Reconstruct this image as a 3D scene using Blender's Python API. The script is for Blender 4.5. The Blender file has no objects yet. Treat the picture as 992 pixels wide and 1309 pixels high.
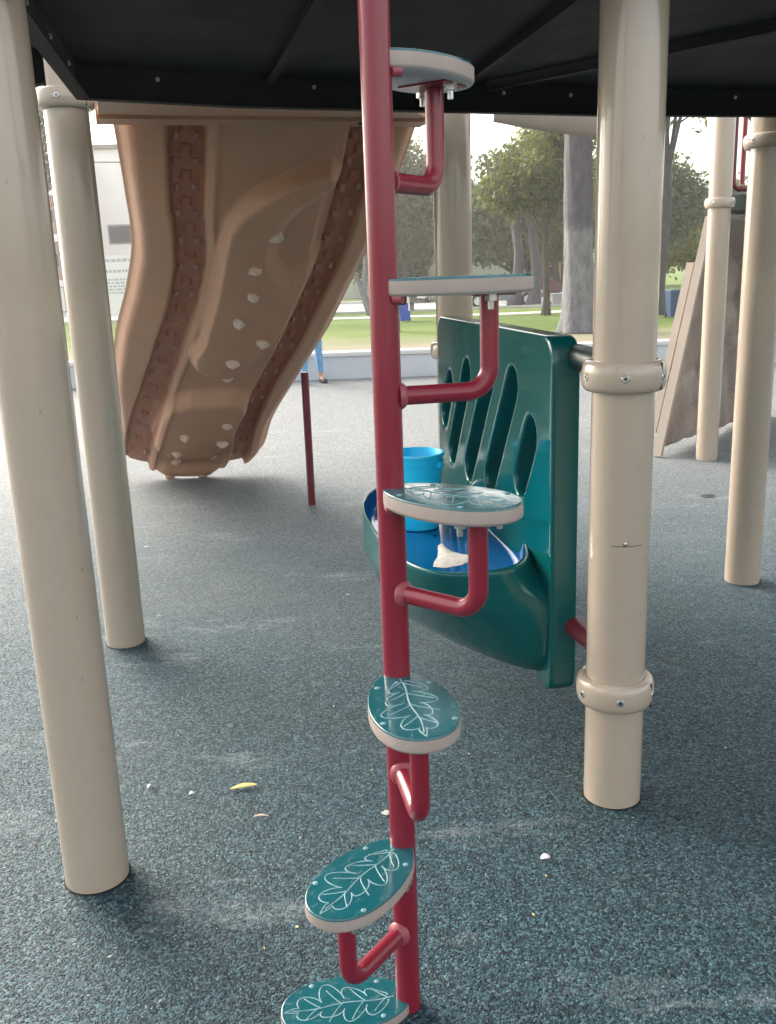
import bpy, bmesh, math, random
import numpy as np
from mathutils import Vector, Matrix
random.seed(7)
R = math.radians
scene = bpy.context.scene
col = scene.collection

# ------------------------------------------------------------------ camera
cd = bpy.data.cameras.new("camera"); cam = bpy.data.objects.new("camera", cd); col.objects.link(cam)
cd.sensor_fit = 'VERTICAL'; cd.sensor_height = 24.0; cd.lens = 24.0 * 1185.0 / 1309.0
cd.clip_start = 0.02; cd.clip_end = 3000
cx, cy, cz = (0.999358, -0.008975, -0.034677), (0.035820, 0.250405, 0.967478), (0.0, -0.968100, 0.250565)
cam.matrix_world = Matrix(((cx[0], cy[0], cz[0], 0.0), (cx[1], cy[1], cz[1], 0.0), (cx[2], cy[2], cz[2], 1.25), (0, 0, 0, 1)))
scene.camera = cam

# ------------------------------------------------------------------ world, sun, exposure
SUN_EL, SUN_AZ = R(30), R(-45)          # azimuth measured from +Y towards +X
w = bpy.data.worlds.new("World"); scene.world = w; w.use_nodes = True
wn = w.node_tree; bg = wn.nodes['Background']
sky = wn.nodes.new('ShaderNodeTexSky'); sky.sky_type = 'NISHITA'; sky.sun_disc = False
sky.sun_elevation = SUN_EL; sky.sun_rotation = SUN_AZ
sky.air_density = 1.0; sky.dust_density = 4.0; sky.ozone_density = 1.0
hs = wn.nodes.new('ShaderNodeHueSaturation'); hs.inputs['Saturation'].default_value = 0.35      # thin high cloud whitens the sky
tint = wn.nodes.new('ShaderNodeMix'); tint.data_type = 'RGBA'; tint.blend_type = 'MULTIPLY'; tint.inputs[0].default_value = 1.0; tint.inputs[7].default_value = (1.0, .965, .91, 1)
wn.links.new(sky.outputs[0], hs.inputs['Color']); wn.links.new(hs.outputs[0], tint.inputs[6]); wn.links.new(tint.outputs[2], bg.inputs[0]); bg.inputs[1].default_value = 0.15
sd = bpy.data.lights.new("sun", 'SUN'); sd.energy = .75; sd.angle = R(35); sd.color = (1, 0.93, 0.84)
sun = bpy.data.objects.new("sun", sd); col.objects.link(sun)
dv = Vector((math.sin(SUN_AZ) * math.cos(SUN_EL), math.cos(SUN_AZ) * math.cos(SUN_EL), math.sin(SUN_EL)))
sun.rotation_euler = dv.to_track_quat('Z', 'Y').to_euler()
sun.location = dv * 30
scene.view_settings.view_transform = 'Standard'; scene.view_settings.look = 'None'
scene.view_settings.exposure = 1.85; scene.view_settings.gamma = 1.0

# ------------------------------------------------------------------ materials
class NT:
    def __init__(s, name):
        s.m = bpy.data.materials.new(name); s.m.use_nodes = True
        s.t = s.m.node_tree; s.p = s.t.nodes['Principled BSDF']
        tc = s.t.nodes.new('ShaderNodeTexCoord'); s.obj = tc.outputs['Object']
    def n(s, kind, **kw):
        nd = s.t.nodes.new(kind)
        for k, v in kw.items():
            if k.startswith('i_'):
                key = k[2:]
                nd.inputs[int(key) if key.isdigit() else key].default_value = v
            else: setattr(nd, k, v)
        return nd
    def l(s, a, b): s.t.links.new(a, b)
    def mapping(s, scale, src=None):
        m = s.n('ShaderNodeMapping'); m.inputs['Scale'].default_value = scale
        s.l(src or s.obj, m.inputs['Vector']); return m.outputs[0]
    def noise(s, scale, detail=4, rough=0.55, vec=None):
        nd = s.n('ShaderNodeTexNoise'); nd.inputs['Scale'].default_value = scale
        nd.inputs['Detail'].default_value = detail; nd.inputs['Roughness'].default_value = rough
        s.l(vec or s.obj, nd.inputs['Vector']); return nd.outputs['Fac']
    def ramp(s, fac, stops):
        r = s.n('ShaderNodeValToRGB'); e = r.color_ramp.elements
        while len(e) < len(stops): e.new(0.5)
        for q, (p, c) in zip(e, stops):
            q.position = p; q.color = (c, c, c, 1) if isinstance(c, (int, float)) else (c[0], c[1], c[2], 1)
        s.l(fac, r.inputs[0]); return r.outputs[0]
    def mix(s, fac, a, b, mode='MIX'):
        m = s.n('ShaderNodeMix', data_type='RGBA', blend_type=mode)
        for sock, v in ((m.inputs[0], fac), (m.inputs[6], a), (m.inputs[7], b)):
            if isinstance(v, (int, float)): sock.default_value = v
            elif isinstance(v, tuple): sock.default_value = (v[0], v[1], v[2], 1)
            else: s.l(v, sock)
        return m.outputs[2]
    def bump(s, h, strength, dist, prev=None):
        b = s.n('ShaderNodeBump'); b.inputs['Strength'].default_value = strength; b.inputs['Distance'].default_value = dist
        s.l(h, b.inputs['Height'])
        if prev: s.l(prev, b.inputs['Normal'])
        return b.outputs[0]

def set_base(k, color, rough=None, nrm=None):
    if isinstance(color, tuple): k.p.inputs['Base Color'].default_value = (*color[:3], 1)
    else: k.l(color, k.p.inputs['Base Color'])
    if rough is not None:
        if isinstance(rough, (int, float)): k.p.inputs['Roughness'].default_value = rough
        else: k.l(rough, k.p.inputs['Roughness'])
    if nrm: k.l(nrm, k.p.inputs['Normal'])

def mat_var(name, c, rough=0.5, var=0.12, scale=6.0, bump=0.0, bscale=60, metal=0.0, spec=None, stretch=None):
    k = NT(name)
    vec = k.mapping(stretch) if stretch else None
    nz = k.noise(scale, 5, 0.6, vec)
    f = k.ramp(nz, [(0.3, 1 - var), (0.7, 1 + var)])
    base = k.mix(1.0, tuple(c), f, 'MULTIPLY')
    rr = k.ramp(k.noise(scale * 2.3, 4), [(0.3, max(0, rough - 0.06)), (0.7, min(1, rough + 0.08))])
    nb = k.bump(k.noise(bscale, 4), bump, 0.004) if bump else None
    set_base(k, base, rr, nb)
    k.p.inputs['Metallic'].default_value = metal
    if spec is not None: k.p.inputs['Specular IOR Level'].default_value = spec
    return k.m

def mat_paint(name, c, dark, rough, scratch=0.5, sc=(9, 9, 2.2), coat=0.0):
    """glossy powder coat with scuffs, chips and faint grime"""
    k = NT(name)
    f = k.ramp(k.noise(2.0, 5, 0.6, k.mapping((1, 1, .3))), [(0.3, 0.93), (0.7, 1.04)])
    base = k.mix(1.0, tuple(c), f, 'MULTIPLY')
    scr = k.ramp(k.noise(5.0, 3, 0.7, k.mapping(sc)), [(0.70, 0.0), (0.725, scratch * 1.3)])
    base = k.mix(scr, base, tuple(dark))
    grime = k.ramp(k.noise(30.0, 6, 0.7), [(0.5, 0.0), (0.9, 0.14)])
    base = k.mix(grime, base, tuple(dark))
    rr = k.ramp(k.noise(14, 5, .65), [(0.2, rough - 0.03), (0.8, rough + 0.05)])
    nb = k.bump(k.noise(90, 3), 0.05, 0.002)
    nb = k.bump(k.noise(2.2, 1), 0.05, 0.01, nb)
    set_base(k, base, rr, nb)
    k.p.inputs['Coat Weight'].default_value = coat; k.p.inputs['Coat Roughness'].default_value = 0.05
    return k.m

def mat_rubber():
    k = NT('rubber_crumb_surface')
    v = k.n('ShaderNodeTexVoronoi'); v.inputs['Scale'].default_value = 215; k.l(k.obj, v.inputs['Vector'])
    wob = k.noise(120, 2)
    add = k.n('ShaderNodeVectorMath', operation='ADD'); sclv = k.n('ShaderNodeVectorMath', operation='SCALE')
    nv = k.n('ShaderNodeTexNoise'); nv.inputs['Scale'].default_value = 150; k.l(k.obj, nv.inputs['Vector'])
    k.l(nv.outputs['Color'], sclv.inputs[0]); sclv.inputs['Scale'].default_value = 0.008
    k.l(k.obj, add.inputs[0]); k.l(sclv.outputs[0], add.inputs[1]); k.l(add.outputs[0], v.inputs['Vector'])
    sep = k.n('ShaderNodeSeparateColor'); k.l(v.outputs['Color'], sep.inputs[0])
    grain = k.ramp(sep.outputs[0], [(0.0, (.005, .012, .017)), (0.22, (.007, .021, .029)), (0.30, (.016, .043, .055)),
                                    (0.66, (.024, .061, .076)), (0.74, (.048, .102, .118)), (0.96, (.085, .150, .168)), (1.0, (.15, .21, .22))])
    # faded, dusty and blue areas of the surfacing
    big = k.ramp(k.noise(0.9, 5, 0.6), [(0.38, 0.0), (0.66, 1.0)])
    grain = k.mix(k.mix(1.0, big, (0.5, 0.5, 0.5), 'MULTIPLY'), grain, k.mix(1.0, grain, (0.70, 1.0, 1.28), 'MULTIPLY'))
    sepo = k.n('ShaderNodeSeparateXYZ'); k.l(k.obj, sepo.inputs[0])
    # far rubber painted paler with distance, for the open-sky brightness beyond the deck
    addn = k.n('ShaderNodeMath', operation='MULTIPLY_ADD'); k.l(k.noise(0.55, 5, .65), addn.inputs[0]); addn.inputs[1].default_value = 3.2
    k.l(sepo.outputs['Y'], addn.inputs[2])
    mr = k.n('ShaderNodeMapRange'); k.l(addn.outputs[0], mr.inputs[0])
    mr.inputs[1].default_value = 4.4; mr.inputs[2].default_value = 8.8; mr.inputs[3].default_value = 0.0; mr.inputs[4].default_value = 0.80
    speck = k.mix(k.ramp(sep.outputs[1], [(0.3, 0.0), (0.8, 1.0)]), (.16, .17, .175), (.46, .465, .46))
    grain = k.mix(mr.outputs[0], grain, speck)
    # chalky scuffs and trodden sand
    sc = k.ramp(k.noise(1.6, 7, 0.72, k.mapping((1.0, 2.6, 1))), [(0.57, 0.0), (0.72, 0.62)])
    fine = k.ramp(k.noise(60, 4, 0.7), [(0.42, 0.15), (0.62, 1.0)])
    grain = k.mix(k.mix(1.0, sc, fine, 'MULTIPLY'), grain, (.42, .46, .48))
    h = k.ramp(v.outputs['Distance'], [(0.0, 1.0), (0.6, 0.0)])
    nb = k.bump(h, 0.9, 0.005)
    nb = k.bump(k.noise(5, 3), 0.25, 0.02, nb)
    set_base(k, grain, k.ramp(sep.outputs[2], [(0, .5), (1, .8)]), nb)
    k.p.inputs['Specular IOR Level'].default_value = 0.3
    return k.m

def mat_lawn():
    k = NT('lawn')
    a = k.ramp(k.noise(0.12, 5, .6), [(0.35, (.10, .17, .035)), (0.55, (.17, .24, .06)), (0.75, (.24, .27, .085))])
    b = k.ramp(k.noise(6.0, 6, .75), [(0.3, 0.65), (0.7, 1.3)])
    a = k.mix(1.0, a, b, 'MULTIPLY')
    sepo = k.n('ShaderNodeSeparateXYZ'); k.l(k.obj, sepo.inputs[0])
    addn = k.n('ShaderNodeMath', operation='MULTIPLY_ADD'); k.l(k.noise(0.35, 5, .65), addn.inputs[0]); addn.inputs[1].default_value = 6.0
    k.l(sepo.outputs['Y'], addn.inputs[2])
    mr = k.n('ShaderNodeMapRange'); k.l(addn.outputs[0], mr.inputs[0])
    mr.inputs[1].default_value = 28.5; mr.inputs[2].default_value = 33; mr.inputs[3].default_value = 1.0; mr.inputs[4].default_value = 0.0
    patch = k.ramp(k.noise(.5, 5, .7), [(0.6, 0.0), (0.68, 0.55)])
    a = k.mix(patch, a, (.24, .21, .13))
    a = k.mix(mr.outputs[0], a, k.mix(k.noise(3, 5), (.27, .25, .17), (.36, .33, .24)))
    set_base(k, a, 0.9, k.bump(k.noise(30, 5, .8), 0.8, 0.03)); k.p.inputs['Specular IOR Level'].default_value = 0.2
    return k.m

def mat_leaf(name, dark, light):
    k = NT(name)
    oi = k.n('ShaderNodeNewGeometry')
    c = k.ramp(oi.outputs['Random Per Island'], [(0.0, dark), (0.6, tuple((d + l) / 2 for d, l in zip(dark, light))), (1.0, light)])
    set_base(k, c, 0.55)
    tr = k.n('ShaderNodeBsdfTranslucent'); k.l(k.mix(1.0, c, (1.5, 1.5, .8), 'MULTIPLY'), tr.inputs['Color'])
    mx = k.n('ShaderNodeMixShader'); mx.inputs[0].default_value = 0.42
    out = k.t.nodes['Material Output']; k.l(k.p.outputs[0], mx.inputs[1]); k.l(tr.outputs[0], mx.inputs[2]); k.l(mx.outputs[0], out.inputs[0])
    return k.m

def mat_bark(name, a, b, sc=(3, 3, .6), bump=.9):
    k = NT(name)
    n1 = k.noise(3.0, 8, .7, k.mapping(sc))
    set_base(k, k.ramp(n1, [(0.3, a), (0.68, b)]), 0.9, k.bump(n1, bump, 0.05))
    return k.m

def mat_slide():
    k = NT('tan_rotomoulded_plastic')
    sp = k.ramp(k.noise(420, 2, .5), [(0.35, 0.80), (0.65, 1.12)])
    big = k.ramp(k.noise(2.2, 4, .6), [(0.3, 0.92), (0.7, 1.08)])
    c = k.mix(1.0, k.mix(1.0, (.45, .25, .155), sp, 'MULTIPLY'), big, 'MULTIPLY')
    set_base(k, c, 0.55, k.bump(k.noise(180, 3), 0.15, 0.002))
    return k.m

def mat_rock():
    k = NT('rock_wall_plastic')
    n = k.noise(1.7, 6, .6)
    c = k.ramp(n, [(0.3, (.20, .15, .125)), (0.5, (.30, .235, .195)), (0.7, (.42, .36, .31))])
    set_base(k, c, 0.6, k.bump(k.noise(4.5, 6, .6), 0.8, 0.05))
    return k.m

M = {}
M['post'] = mat_paint('beige_powder_coat', (.47, .385, .30), (.12, .22, .18), 0.22, 0.6, (14, 14, 3.5), 0.6)
M['red'] = mat_paint('crimson_powder_coat', (.235, .012, .030), (.16, .03, .05), 0.30, 0.5, (12, 12, 6), 0.2)
M['weld'] = mat_paint('worn_red_weld', (.33, .07, .09), (.5, .42, .40), 0.4, 0.9, (60, 60, 60))
M['maroon'] = mat_var('maroon_paint', (.12, .012, .022), .35)
M['deckdark'] = mat_var('dark_green_vinyl_deck', (.0025, .006, .008), 0.7, .25, 2.0, .2, 300, spec=.2)
M['deckedge'] = mat_var('dark_green_vinyl_edge', (.0025, .006, .008), 0.7, .25, 4.0, .2, 200, spec=.2)
M['panel'] = mat_var('teal_green_plastic', (.001, .088, .090), 0.09, .06, 3.0, .008, 18)
M['basin'] = mat_var('blue_basin_plastic', (.001, .095, .29), 0.08, .08, 5.0, .02, 30)
M['bucket'] = mat_var('bright_blue_bucket_plastic', (.010, .64, 1.0), 0.35, .04, 5.0)
M['bracket'] = mat_var('dark_green_bracket', (.012, .035, .032), 0.4)
M['core'] = mat_var('pinkish_tan_board_core', (.42, .345, .305), 0.45, .09, 14.0, .1, 200)
M['skin'] = mat_var('teal_board_skin', (.008, .105, .125), 0.10, .08, 12.0, .03, 60, spec=1.0)
def mat_tread():
    k = NT('scuffed_teal_board_skin')
    f = k.ramp(k.noise(9, 5, .6), [(0.3, .86), (0.7, 1.12)]); base = k.mix(1.0, (.008, .100, .120), f, 'MULTIPLY')
    sc = k.ramp(k.noise(26, 7, .75, k.mapping((1, 2.2, 1))), [(0.54, 0.0), (0.72, 0.42)]); base = k.mix(sc, base, (.13, .22, .23))
    dirt = k.ramp(k.noise(70, 5, .7), [(0.60, 0.0), (0.74, 0.5)]); base = k.mix(dirt, base, (.05, .06, .055))
    rr = k.ramp(k.noise(26, 7, .75, k.mapping((1, 2.2, 1))), [(0.45, .10), (0.72, .38)])
    set_base(k, base, rr, k.bump(k.noise(240, 3), .12, .001)); k.p.inputs['Specular IOR Level'].default_value = .9; return k.m
M['skin'] = mat_tread()
M['groove'] = mat_var('pale_engraved_line', (.16, .30, .33), 0.45, .5, 35)
M['gap'] = mat_var('dark_dirt_gap', (.010, .012, .012), 0.95, .3, 80)
M['steel'] = mat_var('galvanised_bolt', (.55, .55, .54), 0.3, .15, 40, metal=0.9)
M['slide'] = mat_slide()
M['rust'] = mat_var('red_glow_plastic', (.32, .120, .066), 0.5, .15, 8.0, .15, 200)  # redder strip plastic; translucent glow and interreflection put into its colour
M['knob'] = mat_var('pale_grip_plastic', (.50, .39, .32), 0.45, .1, 20)
M['rock'] = mat_rock()
M['rubber'] = mat_rubber()
M['lawn'] = mat_lawn()
M['concrete'] = mat_var('pale_concrete', (.56, .60, .64), 0.8, .12, 1.2, .3, 40)
M['coping'] = mat_var('white_concrete_coping', (.66, .66, .65), 0.75, .08, 2, .2, 40)
M['road'] = mat_var('bleached_road', (.66, .65, .63), 0.85, .07, .6, .2, 20)
M['kerb'] = mat_var('kerb_concrete', (.55, .54, .51), 0.85, .08, .6, .2, 20)
M['bark'] = mat_bark('brown_bark', (.045, .035, .028), (.13, .11, .09))
M['barkgrey'] = mat_bark('grey_violet_bark', (.06, .057, .07), (.12, .115, .135), (2, 2, .8))
M['barkpale'] = mat_bark('pale_grey_bark', (.12, .12, .135), (.24, .24, .25), (2, 2, 1.5), .7)
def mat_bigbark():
    k = NT('two_tone_bark'); n1 = k.noise(3.0, 8, .7, k.mapping((2, 2, .8)))
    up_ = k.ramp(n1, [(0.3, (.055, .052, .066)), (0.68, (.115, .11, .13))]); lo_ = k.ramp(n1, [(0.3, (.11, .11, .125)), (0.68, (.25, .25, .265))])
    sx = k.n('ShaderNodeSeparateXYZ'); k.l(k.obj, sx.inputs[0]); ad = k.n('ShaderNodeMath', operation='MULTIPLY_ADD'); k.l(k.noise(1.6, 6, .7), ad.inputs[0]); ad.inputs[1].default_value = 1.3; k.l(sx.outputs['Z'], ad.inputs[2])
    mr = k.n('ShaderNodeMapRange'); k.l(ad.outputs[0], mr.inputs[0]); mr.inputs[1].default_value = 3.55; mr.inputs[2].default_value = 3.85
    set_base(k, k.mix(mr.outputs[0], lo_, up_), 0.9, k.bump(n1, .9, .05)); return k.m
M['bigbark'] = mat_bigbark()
M['leafA'] = mat_leaf('olive_leaves', (.05, .068, .026), (.19, .205, .08))
M['leafB'] = mat_leaf('grey_green_leaves', (.042, .062, .036), (.14, .165, .085))
M['leafC'] = mat_leaf('yellow_green_leaves', (.10, .125, .03), (.27, .30, .08))
M['white'] = mat_var('white_render', (.86, .85, .83), 0.8, .05, .5)
M['pink'] = mat_var('pinkish_brick_render', (.42, .26, .23), 0.85, .1, .8)
M['glass'] = mat_var('dark_window_glass', (.05, .06, .07), 0.1, .1, 2)
M['roof'] = mat_var('grey_roof', (.20, .18, .17), 0.8)
M['ochre'] = mat_var('ochre_render', (.62, .42, .16), 0.8)
M['bluebin'] = mat_var('blue_bin_plastic', (.02, .09, .50), 0.45)
M['navybin'] = mat_var('navy_bin_plastic', (.04, .09, .20), 0.45)
M['tealpost'] = mat_var('teal_blue_post_paint', (.03, .13, .20), 0.45)
M['grey'] = mat_var('grey_metal', (.30, .30, .30), 0.6)
M['carwhite'] = mat_var('white_car_paint', (.75, .75, .74), 0.2)
M['cargrey'] = mat_var('silver_grey_car_paint', (.32, .34, .36), 0.2)
M['carred'] = mat_var('dark_maroon_car_paint', (.10, .03, .035), 0.2)
M['tyre'] = mat_var('black_tyre', (.02, .02, .02), 0.8)
M['alloy'] = mat_var('alloy_rim', (.6, .6, .6), 0.3, metal=.6)
M['lamp'] = mat_var('red_lamp_lens', (.5, .02, .02), 0.2)
M['headlamp'] = mat_var('clear_lamp_lens', (.7, .7, .7), 0.1)
M['skinp'] = mat_var('human_skin', (.50, .32, .24), 0.5)
M['jeans'] = mat_var('light_blue_denim', (.16, .36, .60), 0.8, .15, 30)
M['shirt'] = mat_var('grey_cotton', (.4, .4, .42), 0.9)
M['shoe'] = mat_var('dark_shoe', (.06, .05, .06), 0.6)
M['hair'] = mat_var('dark_hair', (.03, .02, .015), 0.6)
M['sand'] = mat_var('pale_smear', (.74, .70, .64), 0.5, .2, 40, .5, 200)  # pale tone of the smear on the tray floor
M['leafdry'] = mat_var('dry_yellow_leaf', (.55, .50, .18), 0.6, .3, 60)
M['twig'] = mat_var('pale_pink_twig', (.62, .46, .42), 0.7, .2, 60)
M['paper'] = mat_var('white_paper_scrap', (.9, .88, .86), 0.6, .03, 60)
M['paper2'] = mat_var('pale_grit', (.42, .42, .40), 0.8, .1, 60)
M['darkleaf'] = mat_var('dark_wet_leaf', (.03, .03, .03), 0.5, .3, 60)
M['signboard'] = mat_var('white_sign_board', (.74, .76, .78), 0.5, .03, 1)
M['signtext'] = mat_var('grey_sign_print', (.42, .44, .48), 0.6, .1, 3)
M['signblue'] = mat_var('blue_sign_print', (.12, .32, .70), 0.6, .1, 3)
M['tanstep'] = mat_var('tan_edge_plastic', (.40, .34, .28), 0.5, .08, 4)

# ------------------------------------------------------------------ mesh helpers
def mobj(name, verts, faces, mats, parent=None, smooth=40, midx=None):
    me = bpy.data.meshes.new(name); me.from_pydata([tuple(v) for v in verts], [], [tuple(f) for f in faces])
    mats = mats if isinstance(mats, (list, tuple)) else [mats]
    for m in mats: me.materials.append(m)
    if midx is not None: me.polygons.foreach_set('material_index', midx)
    me.update()
    if smooth is not None:
        me.polygons.foreach_set('use_smooth', [True] * len(me.polygons))
        if smooth < 180: me.set_sharp_from_angle(angle=R(smooth))
    o = bpy.data.objects.new(name, me); col.objects.link(o)
    if parent: o.parent = parent
    return o

def bm_obj(name, bm, mats, parent=None, smooth=40):
    bmesh.ops.recalc_face_normals(bm, faces=bm.faces)
    me = bpy.data.meshes.new(name); bm.to_mesh(me); bm.free()
    mats = mats if isinstance(mats, (list, tuple)) else [mats]
    for m in mats: me.materials.append(m)
    if smooth is not None:
        me.polygons.foreach_set('use_smooth', [True] * len(me.polygons)); me.set_sharp_from_angle(angle=R(smooth))
    o = bpy.data.objects.new(name, me); col.objects.link(o)
    if parent: o.parent = parent
    return o

def empty(name, loc=(0, 0, 0), rz=0.0):
    o = bpy.data.objects.new(name, None); col.objects.link(o); o.empty_display_size = .1
    o.location = loc; o.rotation_euler = (0, 0, rz); return o

def tag(o, label=None, cat=None, group=None, kind=None):
    if label: o['label'] = label
    if cat: o['category'] = cat
    if group: o['group'] = group
    if kind: o['kind'] = kind
    return o

def copy_tree(o, parent=None):
    c = o.copy(); col.objects.link(c); c.parent = parent
    for ch in list(o.children): copy_tree(ch, c)
    return c

class MB:
    """collects simple shapes into one mesh"""
    def __init__(s): s.v = []; s.f = []; s.mi = []; s.cur = 0
    def add(s, vs, fs):
        b = len(s.v); s.v += [tuple(v) for v in vs]; s.f += [tuple(i + b for i in f) for f in fs]; s.mi += [s.cur] * len(fs)
    def box(s, x0, x1, y0, y1, z0, z1, mat=None):
        vs = [(x, y, z) for z in (z0, z1) for y in (y0, y1) for x in (x0, x1)]
        if mat: vs = [mat @ Vector(v) for v in vs]
        s.add(vs, [(0, 2, 3, 1), (4, 5, 7, 6), (0, 1, 5, 4), (2, 6, 7, 3), (0, 4, 6, 2), (1, 3, 7, 5)])
    def loft(s, rings, cap=True, closed=True):
        n = len(rings[0]); vs = [p for r in rings for p in r]; fs = []
        for i in range(len(rings) - 1):
            for j in range(n if closed else n - 1):
                k = (j + 1) % n; fs.append((i * n + j, i * n + k, (i + 1) * n + k, (i + 1) * n + j))
        if cap:
            fs.append(tuple(range(n))[::-1]); fs.append(tuple((len(rings) - 1) * n + j for j in range(n)))
        s.add(vs, fs)
    def lathe(s, prof, seg=32, c=(0, 0, 0), cap=True):
        s.loft([[(c[0] + r * math.cos(2 * math.pi * j / seg), c[1] + r * math.sin(2 * math.pi * j / seg), c[2] + z) for j in range(seg)] for r, z in prof], cap)
    def tube(s, pts, rad, seg=16, cap=True):
        pts = [Vector(p) for p in pts]; n = len(pts); rads = rad if isinstance(rad, (list, tuple)) else [rad] * n
        t0 = (pts[1] - pts[0]).normalized(); ref = Vector((0, 0, 1)) if abs(t0.z) < .9 else Vector((1, 0, 0))
        u = t0.cross(ref).normalized(); rings = []; prev = t0
        for i, p in enumerate(pts):
            if i == 0: t = t0
            elif i == n - 1: t = (pts[i] - pts[i - 1]).normalized()
            else: t = ((pts[i + 1] - pts[i]).normalized() + (pts[i] - pts[i - 1]).normalized()).normalized()
            u = (prev.rotation_difference(t) @ u); u = (u - t * u.dot(t)).normalized(); v = t.cross(u); prev = t
            rings.append([p + (u * math.cos(2 * math.pi * j / seg) + v * math.sin(2 * math.pi * j / seg)) * rads[i] for j in range(seg)])
        s.loft(rings, cap)
    def build(s, name, mats, parent=None, smooth=40):
        o = mobj(name, s.v, s.f, mats, parent, smooth, s.mi); return o

def arcv(a, b, t):
    a = Vector(a); b = Vector(b); w_ = a.angle(b)
    return a * (math.sin((1 - t) * w_) / math.sin(w_)) + b * (math.sin(t * w_) / math.sin(w_))
def fillet(pts, rad, n=8):
    pts = [Vector(p) for p in pts]; out = [pts[0]]
    for i in range(1, len(pts) - 1):
        a, b, c = pts[i - 1], pts[i], pts[i + 1]; d1 = (a - b).normalized(); d2 = (c - b).normalized()
        ang = d1.angle(d2); d = rad / math.tan(ang / 2); p1 = b + d1 * d; p2 = b + d2 * d
        cen = b + (d1 + d2).normalized() * (rad / math.sin(ang / 2))
        for k in range(n + 1):
            t = k / n; out.append(cen + arcv(p1 - cen, p2 - cen, t))
    out.append(pts[-1]); return out

def bevel_box(name, sx, sy, sz, bev, m, parent=None, seg=2, z0=0.0):
    bm = bmesh.new(); bmesh.ops.create_cube(bm, size=1)
    for v in bm.verts: v.co = Vector((v.co.x * sx, v.co.y * sy, v.co.z * sz + z0 + sz / 2))
    bmesh.ops.bevel(bm, geom=list(bm.edges), offset=bev, segments=seg, profile=.5, affect='EDGES')
    return bm_obj(name, bm, m, parent)

# ------------------------------------------------------------------ setting: ground sheets, road, path
mb = MB(); mb.box(-900, 900, 11.62, 1800, -1.2, -0.70)
tag(mb.build('lawn', M['lawn'], smooth=None), kind='structure')
# nearer ground below the play surface (hidden) joins the lawn sheet so that the ground has no gap
mb = MB(); mb.box(-900, 900, -120, 11.62, -1.2, -0.704)
tag(mb.build('ground', M['lawn'], smooth=None), kind='structure')
mb = MB(); mb.box(-22, 24, -9, 11.40, -0.69, 0.0)
tag(mb.build('play_surface', M['rubber'], smooth=None), kind='structure')
mb = MB(); mb.box(-160, 200, 47.0, 62.0, -0.70, -0.692)
tag(mb.build('road', M['road'], smooth=None), kind='structure')
mb = MB(); mb.box(-160, 200, 46.7, 47.0, -0.70, -0.58)
tag(mb.build('kerb', M['kerb'], smooth=None), kind='structure')
mb = MB(); mb.box(-160, 200, 62.0, 64.5, -0.70, -0.57)
tag(mb.build('pavement', M['kerb'], smooth=None), kind='structure')
pts = [(-6, 42.5), (2, 41.2), (5, 40.6), (9, 41.0), (16, 42.5), (30, 44.5)]
mb = MB(); vs = []; 
for x, y in pts: vs += [(x, y, -.694), (x, y + 1.6, -.694)]
mb.add(vs, [(2 * i, 2 * i + 2, 2 * i + 3, 2 * i + 1) for i in range(len(pts) - 1)])
tag(mb.build('path', M['road'], smooth=None), kind='structure')

# low seat wall round the play surface
t = empty('low_wall', (0, 11.4, 0)); tag(t, 'low pale blue-grey concrete wall with a white coping along the far edge of the play surface', 'wall')
x = -20.0; k = 0
segw = 2.45
wall_m = cop_m = None
while x < 22:
    if wall_m is None:
        a = bevel_box('wall_block', segw - .012, .20, .97, .008, M['concrete'], t, 1, -.70); b = bevel_box('coping', segw - .006, .26, .055, .012, M['coping'], t, 2, .27)
        wall_m, cop_m = a, b
    else:
        a = wall_m.copy(); col.objects.link(a); b = cop_m.copy(); col.objects.link(b)
    a.location = (x, .12, 0); b.location = (x, .12, 0); x += segw

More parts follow.
